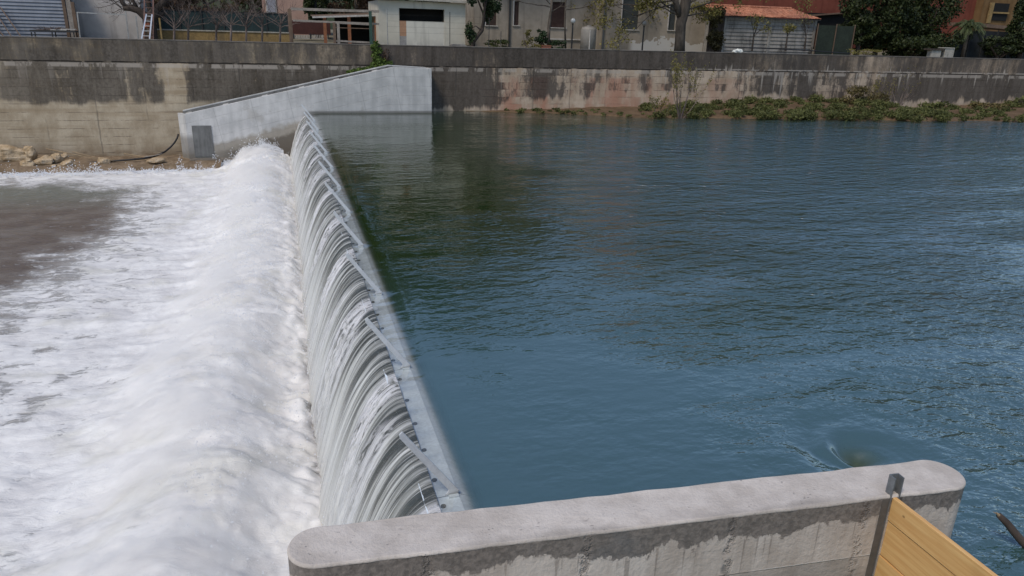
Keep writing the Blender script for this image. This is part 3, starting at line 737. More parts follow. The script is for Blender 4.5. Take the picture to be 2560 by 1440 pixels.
# ---- weir gate ------------------------------------------------------
wg = thing('weir_gate', 'long steel weir gate with slanting nappe breaker fins across the river', 'weir gate')
YF = [4.07 * i for i in range(11)]
for i in range(11):
    y0 = (-2.0 if i == 0 else YF[i - 1] + .01); y1 = YF[i] - .01
    p = MB().prism([(-.40, -.155), (-.40, -.135), (.085, -.095), (.10, -.102), (.34, -.20), (.70, -1.0), (.64, -1.03), (.30, -.24), (.08, -.13)], 1, y0, y1).build('gate_panel', M_flap, wg)
    for k in range(5):
        yb = y0 + (y1 - y0) * (k + .5) / 5
        if i > 5 and k % 2: continue
        MB().add([(-.17 + .038 * math.cos(a), yb + .042 * math.sin(a), -.1160 + .0825 * .038 * math.cos(a) + z) for z in (0, .012) for a in [2 * math.pi * j / 12 for j in range(12)]],
                 [tuple(range(12, 24)), tuple(range(11, -1, -1))] + [(j, (j + 1) % 12, 12 + (j + 1) % 12, 12 + j) for j in range(12)]).build('bolt_pocket', M_hole, p)
MB().prism([(-.40, -.155), (-.40, -.135), (.085, -.095), (.10, -.102), (.34, -.20), (.70, -1.0), (.64, -1.03), (.30, -.24), (.08, -.13)], 1, YF[-1] + .01, YA - .01).build('gate_panel', M_flap, wg)
for i, y in enumerate(YF):
    fin = MB().prism([(.075, -.10), (.09, -.03), (.03, .045), (-.668, .985), (-.712, .945), (-.70, .885), (-.05, -.015), (-.10, -.10)], 1, y - .013, y + .013).build('nappe_breaker_fin', M_galv, wg, bevel=.005)
    MB().box(-.06, .08, y - .08, y - .022, -.125, -.075).build('stiffener', M_flap, fin)
MB().box(.35, 1.2, -2.0, YA - .02, -5, -1.05).build('sill', plain('weir_sill_concrete', (.25, .25, .24), .9), wg)

# ---- near pier -------------------------------------------------------
pr = bpy.data.objects.new('concrete_pier', None); C.objects.link(pr)
tag(pr, 'pale concrete pier with rounded ends in the foreground', 'pier')
PT = 1.2; ang = R(-4.3); L0, L1 = -1.83, 5.20; r = .292
pr.location = (0, -2.41, 0); pr.rotation_euler = (0, 0, ang)
pr_inv = Matrix.Translation(pr.location) @ Matrix.Rotation(ang, 4, 'Z')


def stadium(rad, n=22, wob=0):
    P = []
    for i in range(n + 1):
        a = -math.pi / 2 + math.pi * i / n; P.append((L1 + rad * math.cos(a), rad * math.sin(a)))
    for i in range(1, 30): P.append((L1 + (L0 - L1) * i / 30, rad + wob * .9 * float(perlin(i * .9, 3.3))))
    for i in range(n + 1):
        a = math.pi / 2 + math.pi * i / n; P.append((L0 + rad * math.cos(a), rad * math.sin(a)))
    for i in range(1, 60): P.append((L0 + (L1 - L0) * i / 60, -rad - wob * .6 * float(perlin(i * .9, 8.3))))
    return P


sp = stadium(r); body = MB()
body.prism(sp, 2, -5, PT - .03)
body.build('body', M_pside, pr)
tp = stadium(r + .004, wob=.02); nn = len(tp)
# slightly domed, hand-floated top with a soft rounded arris
top = MB(); lev = [(1.0, PT - .031), (1.0, PT - .018), (.975, PT - .004), (.93, PT + .002)]
for s_, z in lev:
    for (x, y) in tp:
        cx = min(max(x, L0), L1); ddx, ddy = x - cx, y
        top.v.append((cx + ddx * s_, ddy * s_, z + .010 * float(perlin(x * 1.3, y * 1.3)) * (1 if z > PT - .01 else .7)))
for q in range(len(lev) - 1):
    for i in range(nn):
        j = (i + 1) % nn; top.f.append((q * nn + i, q * nn + j, (q + 1) * nn + j, (q + 1) * nn + i))
top.f.append(tuple(range((len(lev) - 1) * nn, len(lev) * nn))); top.f.append(tuple(range(nn))[::-1])
top.build('top_screed', M_ptop, pr, smooth=False)
# steel guide channel let into the near face; it carries the stop boards
chx = 4.36
cl_ = pr_inv.inverted() @ Vector((chx, -3.03, 0)); cx_ = cl_.x; cy_ = -r
ch = MB()
ch.box(cx_ - .060, cx_ - .050, cy_ - .012, cy_ + .085, -4.5, 1.43); ch.box(cx_ + .050, cx_ + .060, cy_ - .012, cy_ + .085, -4.5, 1.43); ch.box(cx_ - .050, cx_ + .050, cy_ + .073, cy_ + .085, -4.5, 1.43)
ch.build('steel_channel', plain('weathered_channel_steel', (.20, .21, .22), .55, .55, .2, 5), pr, bevel=.002)
M_joint = plain('dark_grout', (.09, .08, .07), .8)
MB().box(cx_ - .15, cx_ - .062, cy_ - .006, cy_ + .03, -4.5, PT - .035).build('grout_strip', M_joint, pr); MB().box(cx_ + .062, cx_ + .10, cy_ - .006, cy_ + .03, -4.5, PT - .035).build('grout_strip', M_joint, pr)

# ---- stop boards -----------------------------------------------------
zt_ = 1.175
labels = ['fresh timber board on top of the stack slotted into the steel channel', 'wide timber board directly under the topmost board in the steel channel', 'lowest timber board of the stack in the steel channel']
for i, hh in enumerate([.31, .47, .47]):
    b_ = MB().box(chx - .026, chx + .026, -6.6, -3.03, zt_ - hh + .016, zt_)
    o = b_.build('wooden_board', M_plank, bevel=.004)
    o.location.x = .010 * (i % 2); tag(o, labels[i], 'wooden board', 'timber stop boards stacked in the steel channel'); zt_ -= hh

# ---- driftwood -------------------------------------------------------
e0 = Vector(at(2497, 1288, 2, .42)); e1 = Vector(at(2600, 1400, 2, -.15))
dbr = MB(); pts = [e0.lerp(e1, t) + Vector((0, 0, .012 * math.sin(9 * t))) for t in np.linspace(0, 1.5, 9)]
dbr.tube(pts, [.036, .046, .05, .052, .05, .055, .055, .056, .056], 10)
dr = thing('driftwood_branch', 'broken dark branch poking out of the water at lower right', 'branch')
dbr.build('stem', M_barkd, dr, smooth=True)
sp_ = MB(); d0 = (e0 - e1).normalized()
sp_.tube([e0 - d0 * .01, e0 + d0 * .04 + Vector((-.01, 0, .012))], [.026, .004], 6); sp_.tube([e0 - d0 * .01 + Vector((.01, .01, 0)), e0 + d0 * .06 + Vector((-.03, .01, .0))], [.014, .003], 5)
sp_.build('splintered_end', M_stick, dr)
#@@PART2
# ================================================================== ROCKS AND DEBRIS ON THE LEDGE
def rock(px, py, wpx, hpx, Y, label, seed, group='rocks lying on the ledge', flat=1.0):
    x0, _, z0 = at(px - wpx / 2, py + hpx / 2, 1, Y); x1, _, z1 = at(px + wpx / 2, py - hpx / 2, 1, Y)
    w, h = x1 - x0, z1 - z0
    bm = bmesh.new(); bmesh.ops.create_icosphere(bm, subdivisions=4, radius=1)
    rr_ = random.Random(seed); planes = [(Vector((rr_.gauss(0, 1), rr_.gauss(0, 1), rr_.gauss(0, 1))).normalized(), rr_.uniform(.62, .9)) for _ in range(14)]
    for v in bm.verts:
        p = v.co.copy()
        for nrm, d in planes:
            e = p.dot(nrm) - d
            if e > 0: p -= nrm * e * .92
        q = p * 1.6 + Vector((seed, 0, 0))
        p *= 1 + .16 * mnoise.fractal(q, 1, 2, 4)
        v.co = Vector((p.x * w * .60, p.y * w * .45 * flat, p.z * h * .64))
    me = bpy.data.meshes.new('rock'); bm.to_mesh(me); bm.free(); me.materials.append(M_rock)
    o = bpy.data.objects.new('rock', me); C.objects.link(o)
    o.location = ((x0 + x1) / 2, Y, (z0 + z1) / 2 - .05); o.rotation_euler = (0, 0, 0)
    tag(o, label, 'rock', group); return o


rock(22, 391, 100, 50, 44.6, 'largest flat sandy boulder lying against the foot of the wall', 1, flat=.8)
rock(76, 383, 26, 34, 44.3, 'pale upright slab leaning on the right end of the big boulder', 2)
rock(70, 409, 34, 22, 43.3, 'broken rock directly in front of the big boulder end', 3)
rock(71, 398, 16, 9, 43.2, 'small flat stone resting on the broken rock before the boulder', 13)
rock(109, 402, 40, 26, 43.5, 'blocky rock right of the leaning slab', 4)
rock(142, 394, 28, 24, 43.9, 'yellowish rock standing behind the pointed rock', 5)
rock(170, 407, 36, 18, 43.2, 'pointed tan rock at the right end of the cluster', 6)
rock(161, 388, 20, 12, 44.5, 'small rock farthest back in the cluster by the wall', 7)
rock(258, 402, 27, 20, 43.4, 'single whitish rock with the stick ending behind it', 8)
rock(390, 398, 42, 14, 43.2, 'low flat stone under the black pipe near the abutment', 9)
rock(135, 413, 14, 7, 42.9, 'little pebble in front of the blocky rock', 10)
rock(238, 409, 12, 6, 43.0, 'little pebble just left of the whitish rock', 11)
rock(148, 413, 9, 6, 42.8, 'tiny pebble before the pointed rock', 12)

pp = MB()
hp = [(446, 335, 45.2), (443, 345, 45.15), (436, 357, 45.05), (426, 368, 44.95), (413, 379, 44.7), (401, 385, 44.3), (385, 391, 44.0), (360, 396, 43.8), (330, 399, 43.7), (290, 402, 43.65), (255, 405, 43.8), (215, 407, 43.9), (190, 409, 43.8), (160, 412, 43.9)]
pp.tube([at(x, y, 1, Y) for x, y, Y in hp], .06, 8)
tag(pp.build('drain_pipe', M_black, smooth=True), 'black plastic pipe hanging from the abutment and lying along the ledge', 'pipe')


def stick(a, b_, r_, label, mat=None):
    p0 = Vector(at(*a)); p1 = Vector(at(*b_))
    m_ = MB().tube([p0.lerp(p1, t) + Vector((0, 0, .03 * math.sin(3 * t + a[0]))) for t in np.linspace(0, 1, 6)], [r_ * (1 - .4 * t) for t in np.linspace(0, 1, 6)], 6)
    tag(m_.build('stick', mat or M_stick, smooth=True), label, 'stick', 'sticks washed up on the ledge')


stick((115, 373, 1, 45.3), (246, 397, 1, 43.8), .035, 'long pale stick slanting down to the whitish rock')
stick((310, 385, 1, 45.2), (445, 404, 1, 43.5), .03, 'thin stick crossing the black pipe near the abutment')
stick((362, 391, 1, 43.9), (406, 385, 1, 43.7), .04, 'short whitish stick lying on the black pipe', M_woodg)
stick((180, 378, 1, 44.9), (285, 404, 1, 43.5), .025, 'thinnest stick beside the long pale stick')


# ================================================================== PLANTS
def leaf_cloud(blobs, n, size, seed, aspect=.6, up=.3, shell=.55):
    """n leaf faces spread through ellipsoid clumps; clumps leave gaps between them"""
    g = np.random.default_rng(seed)
    B = np.array([b_[:3] for b_ in blobs]); Rr = np.array([b_[3] if hasattr(b_[3], '__len__') else (b_[3],) * 3 for b_ in blobs])
    wgt = np.prod(Rr, 1) ** .72; idx = g.choice(len(blobs), n, p=wgt / wgt.sum())
    d = g.normal(size=(n, 3)); d /= np.linalg.norm(d, axis=1)[:, None]
    rad = shell + (1 - shell) * g.random(n) ** .6
    rad *= 1 + .22 * perlin(d[:, 0] * 2.3 + idx * 3.1, d[:, 2] * 2.3 + d[:, 1])
    P = B[idx] + d * rad[:, None] * Rr[idx]
    nrm = d * .5 + g.normal(size=(n, 3)) * .7 + np.array([0, 0, up]); nrm /= np.linalg.norm(nrm, axis=1)[:, None]
    t = np.cross(nrm, g.normal(size=(n, 3))); t /= np.linalg.norm(t, axis=1)[:, None]; bt_ = np.cross(nrm, t)
    s_ = size * g.uniform(.6, 1.35, n)[:, None]
    V = np.stack([P - t * s_, P + bt_ * s_ * aspect, P + t * s_, P - bt_ * s_ * aspect], 1).reshape(-1, 3)
    return V, np.arange(n * 4).reshape(-1, 4)


def clumps(cx, cy, cz, rx, ry, rz, n, seed, lo=.22, hi=.42):
    g = random.Random(seed); out = []
    for _ in range(n):
        while True:
            p = (g.uniform(-1, 1), g.uniform(-1, 1), g.uniform(-1, 1))
            if .25 < sum(q * q for q in p) < 1: break
        s_ = g.uniform(lo, hi)
        out.append((cx + p[0] * rx, cy + p[1] * ry, cz + p[2] * rz, (rx * s_, ry * s_, rz * s_ * .85)))
    return out


def branches(mb, p, d, L, r_, depth, g, spread=.55, nb=3, up=.12, tips=None, seg=4):
    pts = [p]; q = p.copy(); dd = d.normalized()
    for i in range(seg):
        dd = (dd + Vector((g.gauss(0, .16), g.gauss(0, .16), g.gauss(0, .12) + up * .3))).normalized(); q = q + dd * (L / seg); pts.append(q.copy())
    mb.tube(pts, [r_ * (1 - .45 * i / seg) for i in range(seg + 1)], 5 if r_ > .04 else 3, cap=False)
    if tips is not None and depth <= 1: tips += pts[1:]
    if depth > 0:
        for k_ in range(nb):
            i = g.randint(max(1, seg - 2), seg) if k_ else seg
            v = (dd + Vector((g.gauss(0, spread), g.gauss(0, spread), g.gauss(up, spread * .7)))).normalized()
            branches(mb, pts[i], v, L * g.uniform(.55, .82), r_ * .52, depth - 1, g, spread, nb, up, tips, seg)


def tree(name, label, cat, base, trunk_pts, r0, crown, n, size, lmat, seed, group=None, limbs=6, bmat=None, shell=.4):
    """tapered trunk with limbs, crown of leaf faces in separate clumps"""
    t = thing(name, label, cat, group=group); g = random.Random(seed)
    tr = MB(); P = [Vector(base) + Vector(q) for q in trunk_pts]; tr.tube(P, [r0 * (1.25 if i == 0 else 1 - .55 * i / len(P)) for i in range(len(P))], 9)
    top_ = P[-1]
    for k_ in range(limbs):
        c_ = crown[g.randrange(len(crown))]; tgt = Vector(c_[:3]); i = g.randint(len(P) // 2, len(P) - 1); s0 = P[i]
        m_ = s0.lerp(tgt, .5) + Vector((g.gauss(0, .2), g.gauss(0, .2), .3)); tr.tube([s0, m_, tgt], [r0 * .42, r0 * .26, r0 * .07], 5, cap=False)
    tr.build('trunk', bmat or M_bark, t, smooth=True)
    V, Fq = leaf_cloud(crown, n, size, seed, shell=shell); np_mesh('crown', V, Fq, lmat, t)
    return t


# ivy on the abutment
iv = thing('ivy_plant', 'bright green ivy climbing the old wall above the abutment', 'ivy')
ivb = []
for (x, y, rr_) in [(940, 110, .22), (936, 118, .28), (946, 126, .26), (938, 138, .28), (943, 150, .34), (950, 158, .42), (962, 160, .40), (935, 165, .34), (968, 168, .3), (975, 160, .22)]:
    q = at(x, y, 1, YW - .16); ivb.append((*q, (rr_, .16, rr_)))
for x in np.linspace(878, 966, 14):
    q = at(x, 182 - (x - 878) * .165 + random.uniform(-2, 2), 1, YW - .35); ivb.append((*q, (.36, .22, .20)))
V, Fq = leaf_cloud(ivb, 3000, .085, 5, .75, shell=.2); np_mesh('foliage', V, Fq, L_ivy, iv)
st_ = MB(); st_.tube([at(945, 175, 1, YW - .1), at(943, 150, 1, YW - .06), at(938, 120, 1, YW - .06), at(940, 104, 1, YW - .06)], [.04, .03, .02, .01], 5); st_.build('stem', M_bark, iv)
tw = thing('bare_creeper', 'brown leafless creeper beside the ivy on the wall', 'creeper'); tm_ = MB(); g_ = random.Random(3)
for k_ in range(9): branches(tm_, Vector(at(g_.uniform(964, 966), 163, 1, YW - .1)), Vector((g_.uniform(-.8, .8), -.05, 1)), .7, .016, 2, g_, .5)
tm_.build('stems', M_twig, tw)
V, Fq = leaf_cloud([(*at(964, 140, 1, YW - .15), (.4, .1, .55))], 130, .06, 8, .6, shell=0); np_mesh('foliage', V, Fq, L_dry, tw)

# bank vegetation: the uncountable ground cover is stuff, the taller clumps are plants
g2 = np.random.default_rng(21); bl = []
for _ in range(430):
    x = 14 + 70 * g2.random() ** 1.0
    i = np.interp(x, bx, np.arange(len(bx))); w_ = np.interp(x, bx, bw); h_ = np.interp(x, bx, bh)
    t = g2.random() ** .75 * .95
    if x < 22 and g2.random() < .3: continue
    if 49 < x < 53 and t < .3: continue
    z = h_ * (1 - t) ** .8 + .06
    s_ = (1 if 27 < x < 48 else .68) * g2.uniform(.25, .62)*(.75+.6*max(0,float(perlin(x*.35,t*3)))) * (0.55 if x < 24 else 1.0)
    bl.append((x, YW - t * w_ - .1, z + s_ * .3, (s_ * 1.7, s_ * 1.0, s_ * .75)))
V, Fq = leaf_cloud(bl, 60000, .105, 31, .34, .1, shell=.1)
tag(np_mesh('bank_weeds', V, Fq, L_bank), 'low green weeds covering the soil bank at the foot of the wall', 'weeds', kind='stuff')


def bush(px, py, wpx, hpx, Y, label, n, mat, seed, name='bank_shrub', group='shrubs on the river bank', size=.10, stems=9, cat='shrub', shell=.15):
    x, _, z = at(px, py, 1, Y); x1 = at(px + wpx / 2, py, 1, Y)[0]; z1 = at(px, py - hpx, 1, Y)[2]
    w = x1 - x; h = z1 - z; t = thing(name, label, cat, group=group); g = random.Random(seed); sm = MB()
    for k_ in range(stems): branches(sm, Vector((x + g.uniform(-.02, .02), Y + g.uniform(-.02, .02), z - .15)), Vector((g.uniform(-.5, .5) * w / max(h, .1), g.uniform(-.2, .2), 1)), h * .5, .018, 2, g, .35, 2, .2)
    sm.build('stems', M_twig, t)
    V, Fq = leaf_cloud(clumps(x, Y, z + h * .5, w, min(w, .7), h * .52, 14, seed, .25, .5), n, size, seed, .5, shell=shell); np_mesh('foliage', V, Fq, mat, t); return t


bush(1850, 282, 70, 40, YW - 1.1, 'dark green shrub highest against the wall at the left of the bank', 1500, L_bank, 41, size=.12)
bush(1940, 285, 90, 36, YW - 1.3, 'wide green shrub right of the dark bank shrub', 1500, L_bank, 42, size=.12)
bush(2060, 288, 110, 42, YW - 1.8, 'green and brown shrub in the middle of the bank', 1600, L_bank, 43, size=.12)
bush(2165, 285, 110, 70, YW - 2.2, 'tall rusty brown shrub with bare tops in the middle of the bank', 2200, L_bankb, 44, size=.10, stems=16)
bush(2140, 300, 100, 34, YW - 4.8, 'yellowish weed clump standing at the water edge below the rusty shrub', 1200, L_bankb, 45, size=.09)
bush(2195, 270, 60, 90, YW - .9, 'sparse yellow stems rising against the wall behind the rusty shrub', 420, L_yel, 46, size=.07, stems=18)
bush(2350, 292, 120, 34, YW - 1.6, 'low green shrub in the right part of the bank', 1500, L_bank, 47, size=.12)
bush(2470, 290, 110, 34, YW - 1.8, 'brown green shrub near the right edge of the bank', 1500, L_bankb, 48, size=.12)
bush(2550, 290, 90, 56, YW - 1.8, 'tallest green shrub at the far right end of the bank', 1700, L_bank, 49, size=.12)
bush(1700, 292, 70, 18, YW - 3.4, 'small weed tuft at the foot of the flooded sapling', 500, L_bank, 50, size=.08)
bush(1460, 287, 120, 12, YW - 1.2, 'flat strip of weeds at the left tip of the bank', 700, L_bank, 51, size=.09)


def sapling(px, py, hpx, wpx, Y, label, n, seed, stems=6):
    x, _, z = at(px, py, 1, Y); h = at(px, py - hpx, 1, Y)[2] - z; w = at(px + wpx / 2, py, 1, Y)[0] - x
    n = int(n * 2.2); t = thing('flooded_sapling', label, 'sapling', group='saplings standing in the shallow water'); g = random.Random(seed); sm = MB(); tips = []
    for k_ in range(stems): branches(sm, Vector((x + g.uniform(-.02, .02), Y + g.uniform(-.02, .02), -.25)), Vector((g.uniform(-1, 1) * w / h, g.uniform(-.2, .2), 1)), h * .62, .034, 2, g, .26, 2, .25, tips)
    sm.build('stems', M_twig, t)
    V, Fq = leaf_cloud([(*q, .18) for q in tips], n, .075, seed, .45, shell=.1); np_mesh('foliage', V, Fq, L_yel, t)


sapling(1700, 312, 130, 150, YW - 5.4, 'leggy thin sapling with few leaves standing in the water before the wall', 420, 61, 8)
sapling(1640, 305, 50, 110, YW - 4.6, 'low straggly sapling left of the leggy one in the water', 160, 62, 5)
sapling(2240, 285, 90, 70, YW - 1.5, 'bare thin stems against the wall in the gap of the bank', 60, 63, 7)

# ================================================================== BEHIND THE WALL
GZ_ = 3.9


def pbox(mb, x0, x1, y0, y1, Y, dep):
    """box whose front face on plane Y covers the surveyed pixel rectangle"""
    ym = (y0 + y1) / 2; xm = (x0 + x1) / 2
    a = X_(x0, ym, Y); c = X_(x1, ym, Y); zt = Z_(xm, y0, Y); zb = Z_(xm, y1, Y)
    return mb.box(a, c, Y, Y + dep, zb, zt)


# --- blue-grey sheet shed, far left
Y = YW + 3.2
sh = thing('sheet_metal_shed', 'blue grey shed clad in horizontal corrugated sheets at far left', 'shed')
xa, xb = X_(-160, 40, Y), X_(163, 40, Y)
m_ = MB(); nb_ = 22; zz = np.linspace(GZ_, 8.4, nb_)
for i in range(nb_ - 1): m_.add([(xa, Y, zz[i]), (xb, Y, zz[i]), (xb, Y - .06, zz[i] + .03), (xa, Y - .06, zz[i] + .03), (xb, Y, zz[i + 1]), (xa, Y, zz[i + 1])], [(0, 1, 2, 3), (3, 2, 4, 5)])
m_.add([(xb, Y, GZ_), (xb, Y + 5, GZ_), (xb, Y + 5, 8.4), (xb, Y, 8.4)], [(0, 1, 2, 3)])
m_.build('wall', M_grey, sh, recalc=False)
MB().box(xa - .2, xb + .3, Y - .3, Y + 5, 8.4, 8.55).build('roof', M_woodd, sh)
for q, w_, mt in ((166, .18, M_woodd), (178, .26, M_woodg), (188, .2, M_woodd)): x = X_(q, 50, Y - .1); MB().box(x - w_ / 2, x + w_ / 2, Y - .2, Y - .08, GZ_, 8.2 if q < 185 else 6.6).build('frame_post', mt, sh)
for i, (a, b_, l) in enumerate([((2, 20), (58, 100), 'foremost dark plank leaning on the blue grey shed'), ((-12, 30), (34, 100), 'second leaning plank behind the foremost one at far left'), ((-30, 40), (16, 100), 'leaning plank nearest the left edge of the photo')]):
    o = MB().bar(at(*a, 1, Y - .15), at(*b_, 1, Y - 1.6 + .1 * i), .24, .05, (1, 0, 0)).build('leaning_plank', M_woodd); tag(o, l, 'plank', 'planks leaning on the shed')
tb = thing('work_table', 'black table with white boards on it before the blue grey shed', 'table')
Yt = YW + 1.6
pbox(MB(), 74, 188, 76, 80, Yt, .9).build('tabletop', M_iron, tb)
for q in (78, 130, 184):
    for dy_ in (.04, .8): x = X_(q, 85, Yt); MB().box(x - .03, x + .03, Yt + dy_, Yt + dy_ + .06, GZ_, Z_(q, 80.5, Yt)).build('leg', M_iron, tb)
for (a, b_, dz, l) in ((125, 165, 0, 'white board lying across the black table'), (150, 187, .05, 'upper white board on the right end of the black table')):
    o = MB().box(X_(a, 75, Yt), X_(b_, 75, Yt), Yt + .1 + dz, Yt + .5, Z_(150, 76, Yt) + .003 + dz, Z_(150, 76, Yt) + .045 + dz).build('white_board', M_sill); tag(o, l, 'board', 'boards on the black table')
jk = thing('brushwood_heap', 'dark heap of brushwood on and under the black table', 'brushwood'); jm = MB(); g_ = random.Random(5)
for _ in range(60): p_ = Vector((X_(g_.uniform(90, 150), 75, Yt), Yt + g_.uniform(.1, .7), Z_(100, 76, Yt) + .02)); jm.tube([p_, p_ + Vector((g_.uniform(-.6, .6), g_.uniform(-.2, .2), g_.uniform(.05, .25)))], .012, 3)
jm.build('sticks', M_twig, jk)

# --- white plaster garden wall with metal frame, pruned tree, two ladders
Y = YW + 4.5
ww = thing('plaster_house', 'plain pale plaster house wall behind the thin metal frame', 'house')
m_ = MB(); m_.box(X_(186, 50, Y), X_(357, 60, Y), Y, Y + 6, GZ_, 8.8); m_.build('wall', M_white, ww)
mf = thing('metal_railing', 'thin brown metal frame of posts and one top bar before the plaster wall', 'frame')
Yf = YW + 1.2; fm_ = MB()
fm_.bar(at(192, 31, 1, Yf), at(316, 37, 1, Yf), .06, .06); fm_.build('top_bar', M_iron2, mf)
for a, b_ in (((193, 31), (201, 97)), ((314, 28), (322, 99)), ((340, 40), (346, 98))): MB().bar(at(*a, 1, Yf), at(*b_, 1, Yf), .07, .07).build('post', M_iron2, mf)
pt = thing('pruned_tree', 'dark bare pruned tree with a stubby left limb behind the ladders', 'tree'); pm_ = MB(); Yt = YW + 2.2; g_ = random.Random(11)
A = lambda x, y: Vector(at(x, y, 1, Yt))
pm_.tube([A(381, 120), A(379, 85), A(377, 60), A(378, 42), A(392, 22)], [.42, .36, .33, .36, .3], 10)
pm_.tube([A(374, 55), A(362, 40), A(345, 26), A(325, 20), A(308, 20)], [.30, .27, .23, .20, .17], 9)
pm_.tube([A(318, 20), A(305, 6), A(298, -20)], [.17, .13, .1], 7); pm_.tube([A(345, 26), A(332, 0), A(326, -30)], [.15, .1, .08], 6)
pm_.tube([A(384, 45), A(398, 36), A(410, 34)], [.22, .18, .15], 8); pm_.tube([A(392, 24), A(408, 5), A(412, -40)], [.26, .22, .2], 8); pm_.tube([A(380, 40), A(372, 10), A(368, -40)], [.2, .16, .12], 7)
for (x, y) in ((305, 22), (312, 10), (335, 22), (350, 30), (300, 0), (330, 2), (400, 20), (410, 5), (372, 10), (320, 15), (410, 34), (365, 5)):
    for _ in range(3): branches(pm_, A(x, y), Vector((g_.gauss(0, .7), g_.gauss(0, .3), g_.gauss(.2, .6))), .9, .026, 2, g_, .6, 3)
pm_.build('trunk', M_barkd, pt, smooth=True)


def ladder(name, label, a0, a1, b0, b1, Y, dep, mat, nr, wd):
    t = thing(name, label, 'ladder', group='ladders leaning on the pruned tree')
    P = [Vector(at(*a0, 1, Y)), Vector(at(*a1, 1, Y + dep)), Vector(at(*b0, 1, Y)), Vector(at(*b1, 1, Y + dep))]
    for i in (0, 2): MB().bar(P[i], P[i + 1], wd, .035, (0, 1, 0)).build('rail', mat, t)
    for k_ in range(nr):
        f_ = (k_ + .6) / nr; MB().bar(P[0].lerp(P[1], f_), P[2].lerp(P[3], f_), .045, .03).build('rung', mat, t)


ladder('metal_ladder', 'tall rust coloured ladder rising out of the top of the photo', (360, 100), (361, -30), (383, 100), (383, -30), YW + 1.3, .5, M_redlad, 9, .07)
ladder('aluminium_ladder', 'short shiny aluminium ladder in front of the rust coloured one', (354, 97), (366, 35), (374, 97), (380, 36), YW + .8, .5, M_alu, 5, .075)
bk = thing('orange_bucket', 'small orange bucket seen between the ladder rungs', 'bucket'); x, _, z = at(369, 64, 1, YW + 1.9); MB().tube([(x, YW + 1.75, z - .2), (x, YW + 1.75, z + .16)], [.15, .20], 14).build('shell', M_pot, bk, smooth=True)
MB().tube([(x, YW + 1.75, z + .14), (x, YW + 1.75, z + .17)], [.21, .21], 14).build('rim', M_pot, bk)
pl_ = MB(); x, _, z = at(369, 69, 1, YW + 1.75); pl_.box(x - .3, x + .3, YW + 1.5, YW + 2, GZ_, z - .02); tag(pl_.build('timber_block', M_woodd, bevel=.02), 'dark block under the orange bucket behind the ladders', 'block')

# --- ochre low wall with green netting
Y = YW + 6.5
lw = thing('ochre_garden_wall', 'low ochre wall with pale coping behind the bare shrubs', 'wall')
xa, xb = X_(392, 80, Y), X_(724, 80, Y); zc0 = Z_(400, 74, Y); zc1 = Z_(720, 79, Y); zc = (zc0 + zc1) / 2
MB().box(xa, xb, Y, Y + .3, GZ_, zc - .08).build('wall', M_yell, lw); MB().box(xa - .03, xb, Y - .05, Y + .35, zc - .08, zc).build('coping', M_cap, lw)
nf = thing('netting_fence', 'dark green netting fence standing on the ochre wall', 'fence')
MB().box(xa + .05, xb - .05, Y + .14, Y + .17, zc + .002, zc + 1.28).build('netting', M_net, nf)
for x in np.linspace(xa + .1, xb - .1, 7): MB().box(x - .03, x + .03, Y + .08, Y + .138, zc + .002, zc + 1.4).build('post', M_iron, nf)
MB().bar((xa, Y + .11, zc + 1.30), (xb, Y + .11, zc + 1.30), .03, .03).build('rail', M_iron, nf)
x = X_(401, 70, YW + 1); tag(MB().box(x - .05, x + .05, YW + 1, YW + 1.1, GZ_, Z_(401, 45, YW + 1)).build('wooden_stake', M_yell, bevel=.01), 'thin yellowish stake right of the pruned tree', 'stake')
for i, (q, hh, l) in enumerate([(435, 58, 'bare grey shrub nearest the pruned tree'), (470, 55, 'bare shrub second from the pruned tree'), (540, 60, 'bare purple grey shrub between the two yard shrubs'), (577, 66, 'bare forked fruit tree with the thickest stem'), (615, 58, 'bare thin shrub right of the forked fruit tree'), (655, 66, 'bare pinkish many stemmed shrub'), (700, 60, 'bare shrub nearest the timber fence')]):
    t = thing('bare_shrub', l, 'shrub', group='leafless shrubs in the garden'); m_ = MB(); g_ = random.Random(70 + i); Yb = YW + 2 + (i % 3) * .8
    b0 = Vector(at(q, 110, 1, Yb)); m_.tube([b0, Vector(at(q + 1, 62, 1, Yb))], [.09, .07], 6)
    for _ in range(10): branches(m_, Vector(at(q + g_.uniform(-1, 2), g_.uniform(58, 74), 1, Yb)), Vector((g_.gauss(0, .75), g_.gauss(0, .25), .75)), 1.0, .035, 4, g_, .50, 2, .12, None, 3)
    m_.build('stems', M_twig, t)

